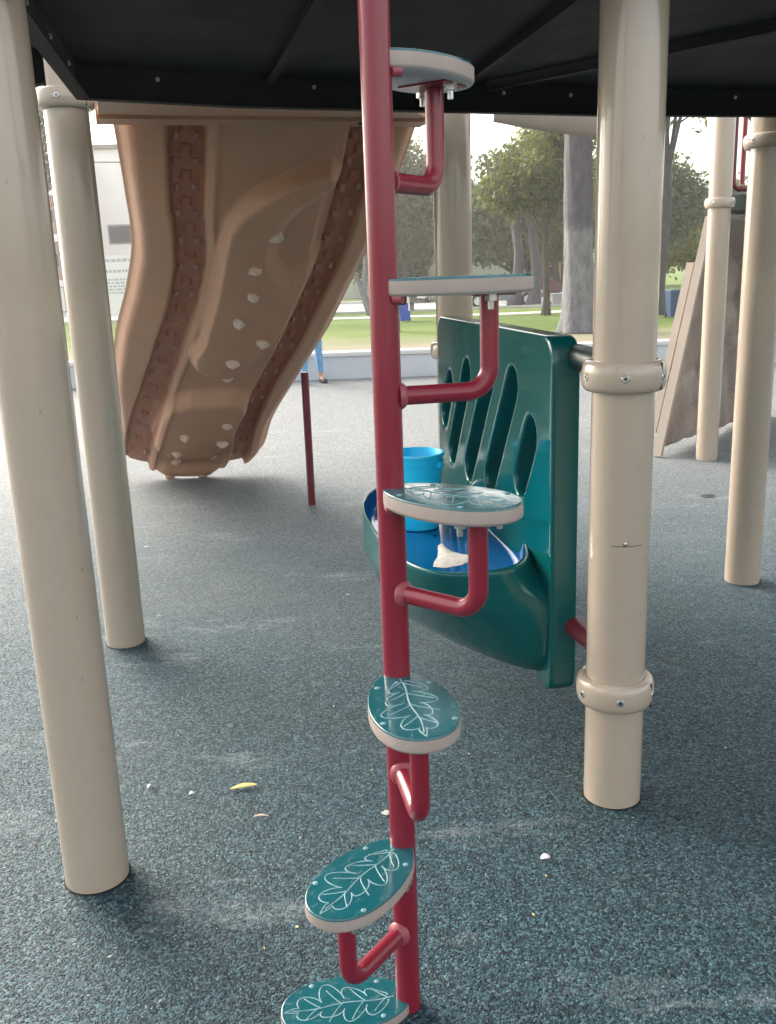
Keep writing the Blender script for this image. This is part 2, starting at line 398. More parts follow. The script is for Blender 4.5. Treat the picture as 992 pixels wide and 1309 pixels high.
# ------------------------------------------------------------------ beige posts
PR = 0.0675
def post(x, y, label, h=2.95, lean=(0, 0)):
    t = empty('support_post', (x, y, 0)); tag(t, label, 'post', 'beige support posts')
    mb = MB(); mb.lathe([(PR, -.05), (PR, h)], 48); mb.build('tube', M['post'], t)
    mb = MB(); mb.lathe([(PR + .003, h), (PR + .003, h + .02), (PR * .8, h + .045), (PR * .3, h + .055)], 32); mb.build('cap', M['post'], t)
    mb = MB(); n = 60; rr = random.Random(int(x * 1000)); A, B = [], []
    for j in range(n):
        a = 2 * math.pi * j / n; A.append(((PR - .001) * math.cos(a), (PR - .001) * math.sin(a), .0015)); r = PR + .002 + rr.uniform(0, .0025); B.append((r * math.cos(a), r * math.sin(a), .0015))
    mb.loft([A, B], cap=False); mb.build('base_gap', M['gap'], t, None)
    return t
def collar(t, z, h=.062, rot=0.0, bolts=3):
    mb = MB(); hh = h / 2; prof = [(PR + .001, z - hh)]
    for i in range(11):
        a = -math.pi / 2 + math.pi * i / 10
        prof.append((PR + .006 + .017 * math.cos(a) ** .6 if math.cos(a) > 1e-6 else PR + .006, z + hh * math.sin(a)))
    prof.append((PR + .001, z + hh)); mb.lathe(prof, 48, cap=False)
    c = mb.build('clamp_collar', M['post'], t, 60)
    for i in range(bolts):
        a = rot + i * R(62)
        m = Matrix.Translation(((PR + .0225) * math.cos(a), (PR + .0225) * math.sin(a), z)) @ Matrix.Rotation(a, 4, 'Z') @ Matrix.Rotation(R(90), 4, 'Y')
        q = MB(); q.lathe([(.0085, -.004), (.0085, .0005), (.007, .002)], 14); q.cur = 1; q.lathe([(.0035, .0018), (.0035, .0024)], 6)
        o = q.build('bolt', [M['steel'], M['bracket']], c); o.matrix_local = m
    for s in (-1, 1):   # the seam where the two halves of the collar meet
        a = rot + R(31) + s * R(90)
        m = Matrix.Rotation(a, 4, 'Z'); q = MB(); q.box(PR, PR + .022, -.0012, .0012, z - hh * .85, z + hh * .85, m); q.build('seam', M['bracket'], c)
    return c

p_left = post(-.661, 1.765, 'beige post nearest the camera at the left edge, crossing the whole picture height')
p_two = post(-.955, 3.111, 'second beige post from the left, standing beside the tan climbing slide')
p_mid = post(.268, 3.46, 'beige post behind the teal activity panel and the red pole')
p_big = post(.520, 2.01, 'beige post right of the teal panel, with two thick clamp collars on it')
p_four = post(1.412, 3.528, 'thick beige post at the right edge standing in front of the rock wall')
p_five = post(2.081, 5.903, 'distant beige post standing right against the brown rock wall', 3.6)
collar(p_big, 1.018, .066, R(-164)); collar(p_big, .285, .066, R(-158))
collar(p_two, 1.80, .06, R(-150)); collar(p_four, 1.655, .05, R(-150)); collar(p_five, 1.585, .06, R(-130))
collar(p_mid, .965, .062, R(170), 2)
collar(p_left, 1.80, .06, R(-100))
mb = MB(); mb.lathe([(.005, 0), (.0048, .002), (.002, .0035)], 12)
rv = mb.build('rivet', M['steel'], p_big); rv.matrix_local = Matrix.Translation((-.004, -PR, .655)) @ Matrix.Rotation(R(90), 4, 'X')
mb = MB(); n = 10; vs = []
for i in range(n + 1):
    a = R(-118 + 60 * i / n); vs += [((PR + .0005) * math.cos(a), (PR + .0005) * math.sin(a), .6485), ((PR + .0005) * math.cos(a), (PR + .0005) * math.sin(a), .6500)]
mb.add(vs, [(2 * i, 2 * i + 2, 2 * i + 3, 2 * i + 1) for i in range(n)]); mb.build('joint_line', M['bracket'], p_big)

# ------------------------------------------------------------------ deck overhead
DK = 1.72
deck = empty('play_deck', (0, 0, DK)); tag(deck, 'dark green vinyl coated play deck seen from below, across the top of the picture', 'deck')
back = [(-.78, 2.66), (-.398, 2.867), (.053, 3.03), (.298, 3.112), (.751, 3.272), (1.388, 3.428), (2.9, 3.85)]
# underside panels, one per module, split along the seams seen from below
def deck_panel(pl):
    bm = bmesh.new(); vs = [bm.verts.new((x, y, .085)) for x, y in pl]; f = bm.faces.new(vs)
    r = bmesh.ops.extrude_face_region(bm, geom=[f]); bmesh.ops.translate(bm, vec=(0, 0, .03), verts=[v for v in r['geom'] if isinstance(v, bmesh.types.BMVert)])
    return bm_obj('deck_panel', bm, M['deckdark'], deck, 20)
g = .003
deck_panel([(-.60, 1.60), (-.02 - g, 1.70), (-.30 - g, 2.895), (-.398, 2.86), (-.775, 2.655)])
deck_panel([(-.02 + g, 1.70), (.50 - g, 1.79), (.26 - g, 3.09), (.053, 3.025), (-.30 + g, 2.90)])
deck_panel([(.50 + g, 1.79), (1.55 - g, 1.86), (.32, 3.11), (.26 + g, 3.095)])
deck_panel([(1.55 + g, 1.86), (3.1, 1.95), (2.9, 3.84), (1.388, 3.42), (.751, 3.265), (.33, 3.115)])
deck_panel([(-.63, 1.70), (-.785, 2.46), (-1.35, 2.46), (-1.30, 1.66)])
def flange(a, b, h0=0.0, h1=.115, th=.006):
    a = Vector((*a, 0)); b = Vector((*b, 0)); d = (b - a); L = d.length; ang = math.atan2(d.y, d.x)
    mb = MB(); m = Matrix.Translation(a) @ Matrix.Rotation(ang, 4, 'Z')
    mb.box(0, L, 0, th, h0, h1, m); mb.box(0, L, -.028, 0, h0, h0 + .005, m)
    o = mb.build('edge_flange', M['deckedge'], deck); nb = max(1, int(L / .24))
    for i in range(nb):
        q = MB(); mm = m @ Matrix.Translation((L * (i + .5) / nb, 0, .062)) @ Matrix.Rotation(R(90), 4, 'X')
        q.lathe([(.006, 0), (.006, .003), (.004, .005)], 10); bo = q.build('bolt', M['steel'], o); bo.matrix_local = mm
    return o
for i in range(len(back) - 1): flange(back[i], back[i + 1])
flange((-.60, 1.60), back[0]); flange((-1.35, 2.47), (-.80, 2.465))
def beam(a, b, w=.012, h0=.062, h1=.09):
    a = Vector((*a, 0)); b = Vector((*b, 0)); d = b - a; m = Matrix.Translation(a) @ Matrix.Rotation(math.atan2(d.y, d.x), 4, 'Z')
    mb = MB(); mb.box(0, d.length, -w / 2, w / 2, h0, h1, m); mb.box(0, d.length, -w / 2 - .006, w / 2 + .006, h0 - .003, h0, m)
    return mb.build('support_rib', M['deckedge'], deck)
beam((-.02, 1.72), (-.295, 2.87)); beam((.50, 1.80), (.265, 3.06)); beam((1.53, 1.9), (.35, 3.10))
# tan lip hanging below the deck edge to the right of the middle post
tip = empty('slide_lip', (.42, 3.70, 1.74)); tag(tip, 'pale tan moulded plastic lip hanging under the deck edge, right of the middle post', 'plastic lip')
mb = MB(); rr = []
for i in range(15):
    u = i / 14; x = .02 + .62 * u; y = -.04 + .19 * u; z = .035 - .05 * math.sin(min(1, u * 1.25) * math.pi / 2)
    rr.append([(x, y, .10), (x, y + .03, .10), (x, y + .045, z + .02), (x, y + .03, z), (x, y + .006, z - .004), (x, y - .008, z + .012)])
mb.loft(rr); mb.build('moulded_edge', M['tanstep'], tip, 50)

# ------------------------------------------------------------------ spiral step pole
pole = empty('spiral_step_pole', (.005, 1.362, 0)); tag(pole, 'crimson steel pole with six leaf engraved teal foot steps winding up it', 'climbing pole')
RP = .0212
mb = MB(); mb.lathe([(RP, -.03), (RP, 2.75)], 40); mb.build('pole', M['red'], pole)
LW, LL, TH = .129, .227, .0235
def egg(n=56, sc=1.0):
    out = []
    for i in range(n):
        a = 2 * math.pi * i / n; x = LL / 2 - LL / 2 * math.cos(a) * sc; s = math.sin(a)
        y = LW / 2 * math.copysign(abs(s) ** .92, s) * (1 - .13 * math.cos(a)) * sc
        out.append((x - .004, y))
    return out
def leaf_paths():
    paths = []; mid = [Vector((.026 + .178 * i / 14, .0025 * math.sin(i * .7), 0)) for i in range(15)]; paths.append((mid, .0017))
    for sgn in (1, -1):
        pl = []; ph = .0 if sgn > 0 else .35
        for i in range(121):
            s = i / 120; env = .0475 * math.sin(math.pi * min(1, .12 + s * .86)) ** .75
            th = 2 * math.pi * (4.35 * s) + ph; lob = .5 - .5 * math.cos(th)
            x = .034 + .172 * s - .0070 * math.sin(th) * (1 if s > .02 else 0) + .012 * lob
            y = env * (.25 + (.57 + .20 * math.sin(5.1 * s + sgn * 1.3) + .10 * math.sin(17 * s + sgn)) * lob) * (1 if s < .965 else (1 - (s - .965) / .035 * .6))
            pl.append(Vector((x, sgn * y, 0)))
        pl.append(Vector((.216, 0, 0))); paths.append((pl, .00145))
        for k in range(4):
            s = (k + .5 - ph / 6.28) / 4.35; env = .0475 * math.sin(math.pi * min(1, .12 + s * .86)) ** .75
            x1 = .044 + .172 * s; x0 = x1 - .026
            paths.append(([Vector((x0 + (x1 - x0) * q, sgn * env * .80 * q ** 1.25, 0)) for q in (0, .25, .5, .75, 1)], .0013))
    return paths
def make_step():
    mb = MB(); z0, z1 = -TH, -.0035; e0 = egg(sc=1.0)
    def ring(sc, z):
        cxm = LL / 2 - .004; return [(cxm + (x - cxm) * sc, y * sc, z) for x, y in e0]
    mb.loft([ring(.975, z0), ring(.992, z0 + .0012), ring(1, z0 + .004), ring(1, z1)])
    core = mb.build('foot_step', M['core'], None, 50)
    mb = MB(); mb.loft([ring(.9985, z1), ring(.9965, -.0012), ring(.985, -.0001), ring(.97, 0)]); mb.build('tread_surface', M['skin'], core, 60)
    mb = MB(); mb.loft([ring(.96, z0 - .0016), ring(.975, z0 - .0001)]); mb.build('underside_skin', M['underskin'], core, 60)
    mb = MB()
    for pth, r in leaf_paths():
        # flattened strips standing a hair above the tread
        n = len(pth); rings = []
        for i, p in enumerate(pth):
            tt = (pth[min(n - 1, i + 1)] - pth[max(0, i - 1)]).normalized(); nn = Vector((-tt.y, tt.x, 0))
            rings.append([p - nn * r + Vector((0, 0, -.0005)), p - nn * r * .5 + Vector((0, 0, .0006)), p + nn * r * .5 + Vector((0, 0, .0006)), p + nn * r + Vector((0, 0, -.0005))])
        mb.loft(rings)
    mb.build('leaf_engraving', M['groove'], core, 70)
    for (x, y) in ((.050, .040), (.050, -.040), (.175, .050), (.165, -.052)):
        q = MB(); q.lathe([(.0045, -.0004), (.0045, .0006), (.003, .0014)], 12, (x, y, 0)); q.build('screw_head', M['groove'], core)
    for (x, y) in ((.050, .040), (.175, .030), (.150, -.032)):
        q = MB(); q.lathe([(.0115, -.003), (.0115, 0)], 14, (x, y, z0)); q.lathe([(.0095, -.012), (.0095, -.003)], 6, (x, y, z0)); q.lathe([(.0045, -.024), (.0045, -.012)], 8, (x, y, z0))
        q.build('bolt', M['steel'], core, 30)
    return core
M['underskin'] = mat_var('greyish_board_underside', (.44, .46, .46), 0.5, .12, 10)
def make_bracket():
    rt = .0142; drop = .168
    path = fillet([(.012, 0, -drop), (.158, 0, -drop), (.158, 0, -TH)], .036, 9)
    mb = MB(); mb.tube(path, rt, 20); o = mb.build('support_tube', M['red'], None)
    q = MB(); q.tube([(.0165, 0, -drop), (.0205, 0, -drop), (.0235, 0, -drop), (.0262, 0, -drop), (.0285, 0, -drop)], [rt + .0062, rt + .0064, rt + .0048, rt + .0026, rt + .0002], 20); q.build('weld_bead', M['weld'], o)
    q = MB(); q.box(.120, .185, -.040, .040, -TH - .0045, -TH - .0003); q.build('mount_plate', M['red'], o)
    q = MB(); q.tube([(.016, .012, -TH - .006), (.034, .016, -TH - .006)], .0085, 12); q.tube([(.010, -.018, -TH - .004), (.022, -.026, -TH - .004)], .0075, 12); q.build('mount_lug', M['weld'], o)
    return o
step0 = make_step(); brk0 = make_bracket()
steps = [(1.540, 57), (1.2405, 12), (.938, -40), (.634, -80), (.329, -126), (.024, -171)]
for i, (z, az) in enumerate(steps):
    a = step0 if i == 0 else copy_tree(step0); a.parent = pole
    a.location = (0, 0, z); a.rotation_euler = (0, 0, R(az))
    if i < 5:
        b = brk0 if i == 0 else copy_tree(brk0); b.parent = pole; b.location = (0, 0, z); b.rotation_euler = (0, 0, R(az))

# ------------------------------------------------------------------ teal activity panel with tray
U = Vector((-.154, .988, 0)).normalized(); N = Vector((-U.y, U.x, 0)); A0 = Vector((.393, 2.16, 0))
panel = empty('activity_panel', A0); tag(panel, 'glossy teal plastic play panel with slanted slots and a half round blue sand tray', 'play panel')
PM = Matrix(((U.x, 0, N.x, 0), (U.y, 0, N.y, 0), (0, 1, 0, 0), (0, 0, 0, 1)))   # local (s, z, n) -> world offsets
T = .070
def rrect(pts, rad, n=6):
    return [Vector((p.x, p.y, 0)) for p in fillet_loop(pts, rad, n)]
def fillet_loop(pts, rads, n):
    pts = [Vector((*p, 0)) for p in pts]; m = len(pts); out = []
    for i in range(m):
        a, b, c = pts[i - 1], pts[i], pts[(i + 1) % m]; rad = rads[i]
        d1 = (a - b).normalized(); d2 = (c - b).normalized(); ang = d1.angle(d2); d = rad / math.tan(ang / 2)
        p1 = b + d1 * d; p2 = b + d2 * d; cen = b + (d1 + d2).normalized() * (rad / math.sin(ang / 2))
        for k in range(n + 1): out.append(cen + arcv(p1 - cen, p2 - cen, k / n))
    return out
def prism(out, n0, n1):
    bm = bmesh.new(); a = [bm.verts.new((p.x, p.y, n0)) for p in out]; b = [bm.verts.new((p.x, p.y, n1)) for p in out]; L = len(out)
    bm.faces.new(a[::-1]); bm.faces.new(b)
    for i in range(L): bm.faces.new((a[i], a[(i + 1) % L], b[(i + 1) % L], b[i]))
    bmesh.ops.recalc_face_normals(bm, faces=bm.faces)
    me = bpy.data.meshes.new('tmp'); bm.to_mesh(me); bm.free(); o = bpy.data.objects.new('tmp', me); col.objects.link(o); return o
outline = fillet_loop([(0.0, .195), (.095, .195), (.18, .25), (1.09, .25), (1.16, .195), (1.262, .195), (1.262, 1.092), (0, 1.092)], [.042, .03, .05, .05, .03, .042, .055, .055], 6)
body = prism(outline, -T, 0)
slots = [((1.045, .905), (1.185, .715)), ((.800, .965), (1.080, .600)), ((.530, .985), (.845, .590)), ((.300, .985), (.590, .600)), ((.140, .875), (.285, .665))]
for (a, b) in slots:
    a = Vector((*a, 0)); b = Vector((*b, 0)); d = (b - a).normalized(); pn = Vector((-d.y, d.x, 0)); rs = .049; loop = []
    a2 = a + d * rs; b2 = b - d * rs
    for k in range(9): th = math.pi * k / 8; loop.append(a2 + pn * rs * math.cos(th) - d * rs * math.sin(th))
    for k in range(9): th = math.pi * k / 8; loop.append(b2 - pn * rs * math.cos(th) + d * rs * math.sin(th))
    c = prism(loop, -.058, .03)
    md = body.modifiers.new('b', 'BOOLEAN'); md.operation = 'DIFFERENCE'; md.solver = 'EXACT'; md.object = c
    dg = bpy.context.evaluated_depsgraph_get(); me = bpy.data.meshes.new_from_object(body.evaluated_get(dg))
    body.modifiers.clear(); body.data = me; bpy.data.objects.remove(c)
md = body.modifiers.new('soft', 'REMESH'); md.mode = 'VOXEL'; md.voxel_size = .0062
md = body.modifiers.new('round', 'SMOOTH'); md.factor = .5; md.iterations = 14
dg = bpy.context.evaluated_depsgraph_get(); me = bpy.data.meshes.new_from_object(body.evaluated_get(dg)); body.modifiers.clear(); body.data = me
me.materials.clear(); me.materials.append(M['panel']); me.name = 'panel_body'; body.name = 'panel_body'
me.polygons.foreach_set('use_smooth', [True] * len(me.polygons)); 
body.parent = panel; body.matrix_local = PM
# half round tray
def bod(w, n1, z, p=2.9, n=72, s0=.60):
    # body outline: open back buried in the panel, near corner squarer than the far one
    out = []
    for i in range(n + 1):
        th = math.pi * i / n; c, s = math.cos(th), math.sin(th); q = 2.0 if c > 0 else p; wf = w * .80 if c > 0 else w
        out.append(Vector((s0 + wf * math.copysign(abs(c) ** (2 / q), c), z, n1 * .03 + n1 * .97 * s ** (2 / q))))
    out.append(Vector((s0 - w, z, -.04))); out.append(Vector((s0 + w * .80, z, -.04)))
    return out
def dee(a, b, c0, z, n=144, p=2.9, s0=.585):
    out = []
    for i in range(n):
        th = 2 * math.pi * i / n; c, s = math.cos(th), math.sin(th); q = 2.2 if c > 0 else p; wf = a * .81 if c > 0 else a
        out.append(Vector((s0 + wf * math.copysign(abs(c) ** (2 / q), c), z, max(-.055, c0 + b * math.copysign(abs(s) ** (2 / q), s)))))
    return out
def ray_hit(loop, ang, cen):
    d = Vector((math.cos(ang), 0, math.sin(ang))); best = None
    for k in range(len(loop)):
        a_, b_ = loop[k] - cen, loop[(k + 1) % len(loop)] - cen; ex, ez = b_.x - a_.x, b_.z - a_.z; det = d.x * ez - d.z * ex
        if abs(det) < 1e-12: continue
        t_ = (a_.x * ez - a_.z * ex) / det; q_ = (a_.x * d.z - a_.z * d.x) / det
        if t_ > 0 and -1e-6 <= q_ <= 1 + 1e-6: best = t_ if best is None else max(best, t_)
    return best
NA = 160
def radial(loop, cz_, z):
    c_ = Vector((.55, 0, cz_)); out = []
    for k in range(NA):
        an = 2 * math.pi * k / NA; r_ = ray_hit(loop, an, c_); out.append(Vector((c_.x + math.cos(an) * r_, z, c_.z + math.sin(an) * r_)))
    return out
mb = MB(); rings_ = []
for w_, n_, z, p_ in [(.36, .16, .226, 1.3), (.52, .262, .228, 1.3), (.545, .285, .240, 1.3), (.580, .328, .300, 1.6), (.587, .360, .390, 2.3)]:
    rings_.append(radial(bod(w_, n_, z, p_), n_ * .46, z))
full = radial(bod(.590, .378, 0, 2.9), .172, 0); top_ = radial(dee(.582, .200, .172, 0), .172, 0)
for z, f in [(.43, .90), (.46, .68), (.485, .42), (.505, .22), (.52, .08), (.530, .015)]:
    rings_.append([Vector((a_.x * f + b_.x * (1 - f), z, a_.z * f + b_.z * (1 - f))) for a_, b_ in zip(full, top_)])
cen = Vector((.55, .537, .172)); def_in = lambda f, z: [Vector((cen.x + (b_.x - cen.x) * f, z, cen.z + (b_.z - cen.z) * f)) for b_ in top_]
rings_ += [def_in(.995, .5345), def_in(.987, .5368), def_in(.977, .5365), def_in(.968, .533)]
mb.loft(rings_, cap=False); B_ = def_in(.975, .5378)
mb.build('tray_body', M['panel'], panel, 60).matrix_local = PM
mb = MB()
def shr(f, z): return [Vector((cen.x + (b_.x - cen.x) * f, z, cen.z + (b_.z - cen.z) * f)) for b_ in B_]
mb.loft([shr(.986, .5345), shr(.975, .512), shr(.955, .492), shr(.92, .481), shr(.85, .478), shr(.4, .478), shr(.02, .478)], cap=False, closed=True)
mb.build('tray_basin', M['basin'], panel, 60).matrix_local = PM
# brackets to the posts
def lug(a, b, r, m):
    q = MB(); q.tube([a, b], r, 16); return q.build('mounting_lug', m, panel)
off = A0
def W(x, y, z): return (x - off.x, y - off.y, z)
lug(W(.445, 2.215, 1.045), W(.495, 2.05, 1.035), .030, M['bracket']); lug(W(.445, 2.205, .375), W(.495, 2.05, .37), .026, M['maroon'])
lug(W(.235, 3.40, 1.0), W(.25, 3.43, .97), .03, M['bracket'])
# bucket and pale smear on the tray
bk = empty('bucket', (.092, 2.79, .4795)); bk.scale = (1.05, 1.05, .98); tag(bk, 'bright blue plastic bucket standing on the blue tray behind the red pole', 'bucket')
mb = MB(); prof_o = [(.060, 0), (.063, .002), (.0655, .03), (.074, .18), (.077, .228), (.0815, .2285), (.0825, .234), (.081, .2395), (.077, .240)]
prof_i = [(.0735, .236), (.071, .18), (.0625, .03), (.058, .006), (.001, .005)]
mb.lathe(prof_o + prof_i, 48, cap=True); mb.build('shell', M['bucket'], bk, 50)
mb = MB(); mb.lathe([(.0795, .208), (.0815, .209), (.0815, .213), (.0795, .214)], 48, cap=False); mb.build('rim_band', M['bucket'], bk, 50)
for s in (-1, 1):
    q = MB(); q.lathe([(.012, -.004), (.012, .006), (.008, .009)], 14); o = q.build('handle_ear', M['bucket'], bk)
    o.matrix_local = Matrix.Rotation(R(-35 if s > 0 else 145), 4, 'Z') @ Matrix.Translation((-.080, 0, .205)) @ Matrix.Rotation(R(-90), 4, 'Y')
mb = MB(); pts = []
for i in range(21):
    a = math.pi * i / 20; v = Matrix.Rotation(R(-35), 4, 'Z') @ Vector((-.084 * math.cos(a), +.086 * math.sin(a) * .85, .205 - .030 * math.sin(a) * .55)); pts.append(v)
mb.tube(pts, .0025, 8); mb.build('handle', M['white'], bk)
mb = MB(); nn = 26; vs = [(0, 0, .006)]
smear_pts = [(-.012, .12), (-.004, .09), (.012, .055), (.045, .03), (.085, .012), (.10, -.005), (.06, -.02), (.03, -.045), (-.02, -.06), (-.055, -.05), (-.05, -.02), (-.035, .02), (-.03, .06), (-.028, .10)]
L = len(smear_pts); vs += [(x * .9, y * 1.3, .0) for x, y in smear_pts] + [(x * .55, y * .9, .004) for x, y in smear_pts]
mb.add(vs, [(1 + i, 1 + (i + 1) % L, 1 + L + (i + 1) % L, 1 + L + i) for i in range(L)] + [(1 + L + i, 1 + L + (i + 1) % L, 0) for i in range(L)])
sd_ = mb.build('tray_smear', M['sand'], None, 180); sd_.location = (.165, 2.44, .4787); tag(sd_, 'small pale smear lying on the blue tray beside the bucket', 'sand')

# ------------------------------------------------------------------ tan climbing slide seen from below
sl = empty('climbing_slide', (-.4, 3.5, 0)); tag(sl, 'big tan moulded slide with two rust red toothed strips, seen from below', 'slide')
ROW = np.array([(-.893, 3.390, 1.795, .200, 3.670, 1.801), (-.914, 3.505, 1.679, .150, 3.755, 1.672), (-.956, 3.704, 1.519, .070, 3.906, 1.498),
    (-1.028, 4.002, 1.342, -.025, 4.162, 1.311), (-1.129, 4.237, 1.181, -.130, 4.363, 1.143), (-1.213, 4.396, 1.063, -.202, 4.504, 1.022),
    (-1.290, 4.554, .958, -.268, 4.646, .915), (-1.470, 5.021, .679, -.475, 5.082, .637), (-1.600, 5.486, .392, -.675, 5.520, .357),
    (-1.700, 5.815, .174, -.780, 5.835, .143), (-1.725, 5.935, .085, -.850, 5.955, .065)])
TY = np.array([148, 200, 266, 330, 380, 413, 440, 500, 550, 583, 600]); TT = (TY - 148) / 452.0
def catmull(t):
    i = int(np.clip(np.searchsorted(TT, t) - 1, 0, len(TT) - 2)); x0, x1 = TT[i], TT[i + 1]; h = x1 - x0; s = (t - x0) / h
    def tan(j):
        a = max(0, j - 1); b = min(len(TT) - 1, j + 1); return (ROW[b] - ROW[a]) / (TT[b] - TT[a])
    m0, m1 = tan(i) * h, tan(i + 1) * h
    return (2 * s**3 - 3 * s**2 + 1) * ROW[i] + (s**3 - 2 * s**2 + s) * m0 + (-2 * s**3 + 3 * s**2) * ROW[i + 1] + (s**3 - s**2) * m1
def sstep(a, b, x): x = min(1, max(0, (x - a) / (b - a))); return x * x * (3 - 2 * x)
def strip_l(t): return (np.interp(t, [0, .25, .55, .68, .78, .9, 1], [.165, .16, .195, .185, .160, .07, .03]), np.interp(t, [0, .25, .55, .68, .78, .9, 1], [.281, .277, .316, .315, .30, .246, .20]))
def strip_r(t): return (np.interp(t, [0, .25, .55, .8, 1], [.745, .755, .765, .757, .78]), np.interp(t, [0, .25, .55, .8, 1], [.855, .868, .865, .865, .90]))
def pxuv(pl):      # polygons given in the slide's own unrolled (u, t) sheet
    return pl
def inpoly_sd(u, t, poly):
    # signed distance, positive inside; t axis scaled to match u
    best = 1e9; inside = False; k = 1.9; n = len(poly)
    for i in range(n):
        ax, ay = poly[i]; bx, by = poly[(i + 1) % n]; ay *= k; by *= k; py = t * k
        dx, dy = bx - ax, by - ay; q = max(0, min(1, ((u - ax) * dx + (py - ay) * dy) / (dx * dx + dy * dy + 1e-12)))
        best = min(best, math.hypot(u - ax - q * dx, py - ay - q * dy))
        if (ay > py) != (by > py) and u < (bx - ax) * (py - ay) / (by - ay) + ax: inside = not inside
    return best if inside else -best
LOBE1 = [(.700, .104), (.645, .113), (.565, .137), (.465, .179), (.390, .226), (.345, .270), (.330, .339), (.330, .416), (.345, .491), (.352, .553), (.363, .600), (.340, .644), (.372, .681), (.452, .704), (.570, .708), (.650, .675), (.720, .613), (.750, .553), (.745, .40), (.735, .22), (.75, .13)]
HOLLOW = [(.76, .12), (.73, .15), (.67, .175), (.60, .21), (.55, .25), (.52, .30), (.53, .36), (.58, .41), (.66, .43), (.78, .36)]
LOBE2 = [(.300, .776), (.420, .757), (.640, .752), (.730, .763), (.770, .800), (.760, .860), (.735, .914), (.640, .941), (.350, .941), (.220, .907), (.200, .867), (.240, .820)]
BOSS = [(.22, .985), (.32, .968), (.62, .968), (.74, .985), (.66, 1.02), (.34, 1.02)]
def relief(u, t):
    h = 0.0
    e = min(u, 1 - u); h -= .065 * (1 - sstep(0, .08, e)) ** 2 + .02 * (1 - sstep(0, .2, e))   # edges roll back
    for a, b in (strip_l(t), strip_r(t)):
        h -= .048 * sstep(a - .012, a + .010, u) * (1 - sstep(b - .010, b + .012, u))
    h += .075 * sstep(-.006, .040, inpoly_sd(u, t, LOBE1)); h -= .052 * sstep(-.015, .06, inpoly_sd(u, t, HOLLOW))
    h += .078 * sstep(-.006, .040, inpoly_sd(u, t, LOBE2)); h += .05 * sstep(-.01, .04, inpoly_sd(u, t, BOSS)) * .9
    h += .012 * math.exp(-((u - strip_l(t)[1] - .035) / .014) ** 2)     # bead beside the left strip
    return h
NU, NV = 150, 200
def base_pt(u, t):
    r = catmull(t); L, Rr = Vector(r[:3]), Vector(r[3:]); p = L.lerp(Rr, u)
    return p
def frame(u, t):
    p = base_pt(u, t); du = (base_pt(min(1, u + .01), t) - base_pt(max(0, u - .01), t)).normalized()
    dt = (base_pt(u, min(1, t + .01)) - base_pt(u, max(0, t - .01))).normalized(); n = du.cross(dt).normalized()
    if n.y > 0: n = -n
    return p, du, dt, n
vs = []; O = Vector((-.4, 3.5, 0))
rowsf = []
for j in range(NV + 1):
    t = j / NV; fr0 = frame(.5, t); L = base_pt(0, t); Rr = base_pt(1, t); n = fr0[3]
    for i in range(NU + 1):
        u = i / NU; p = L.lerp(Rr, u) + n * (relief(u, t) + .035 * math.sin(math.pi * u)); 
        if p.z < .004 and abs(u - .5) < .3: p.z = .004
        vs.append(p - O)
fs = []; mi = []
for j in range(NV):
    t = (j + .5) / NV; sl_, sr_ = strip_l(t), strip_r(t)
    for i in range(NU):
        u = (i + .5) / NU; a = j * (NU + 1) + i; fs.append((a, a + 1, a + NU + 2, a + NU + 1))
        mi.append(1 if (sl_[0] < u < sl_[1] or sr_[0] < u < sr_[1]) else 0)
body = mobj('moulded_shell', vs, fs, [M['slide'], M['rust']], sl, 180, mi)
md = body.modifiers.new('thickness', 'SOLIDIFY'); md.thickness = .05; md.offset = -1 if True else 1; md.use_rim = True
# which side is behind: make sure the thickness goes away from the viewer
nrm = body.data.polygons[NU * 40 + 60].normal
md.offset = -1 if nrm.y < 0 else 1
# toothed blocks inside the strips
def wedge_mesh(name, sx, sy, sz, m, skew=.3):
    mb = MB(); mb.add([(-sx, -sy, 0), (sx, -sy, 0), (sx * .9, sy, 0), (-sx * .8, sy, 0), (-sx * .5, -sy * skew, sz), (sx * .35, -sy * skew, sz * .9), (sx * .6, sy * .75, sz * .45), (-sx * .45, sy * .8, sz * .5)],
        [(3, 2, 1, 0), (4, 5, 6, 7), (0, 1, 5, 4), (1, 2, 6, 5), (2, 3, 7, 6), (3, 0, 4, 7)])
    return mb.build(name, m, None, None)
blk = None; th0 = None
def place(o, u, t, lift, scale=1.0, spin=0.0):
    p, du, dt, n = frame(u, t); n0 = frame(.5, t)[3]; p = p + n0 * (relief(u, t) + .035 * math.sin(math.pi * u) + lift)
    ax = du; ay = -dt; az = ax.cross(ay).normalized()
    m = Matrix(((ax.x, ay.x, az.x, p.x - O.x), (ax.y, ay.y, az.y, p.y - O.y), (ax.z, ay.z, az.z, p.z - O.z), (0, 0, 0, 1)))
    if az.dot(n0) < 0: m = m @ Matrix.Rotation(math.pi, 4, 'Y')
    o.parent = sl; o.matrix_local = m @ Matrix.Rotation(spin, 4, 'Z') @ Matrix.Scale(scale, 4)
block_p = wedge_mesh('tread_block', .030, .026, .022, M['rust'], .8); tooth_p = wedge_mesh('tooth', .017, .014, .026, M['knob2'] if 'knob2' in M else M['rust'], .5)
tooth_p.data.materials[0] = mat_var('worn_rust_plastic', (.34, .19, .14), .5)
first = True; NC = 13
for strip in (strip_l, strip_r):
    for k in range(NC):
        t = (k + .55) / NC * .97; a, b = strip(t); c = (a + b) / 2
        o = block_p if first else block_p.copy()
        if not first: col.objects.link(o)
        place(o, c, t - .012, -.004, .95)
        for s in (-1, 1):
            q = tooth_p if first and s == -1 else tooth_p.copy()
            if not (first and s == -1): col.objects.link(q)
            place(q, c + s * (b - a) * .27, t + .022, -.004, .9 + .2 * random.random(), random.uniform(-.3, .3))
        first = False
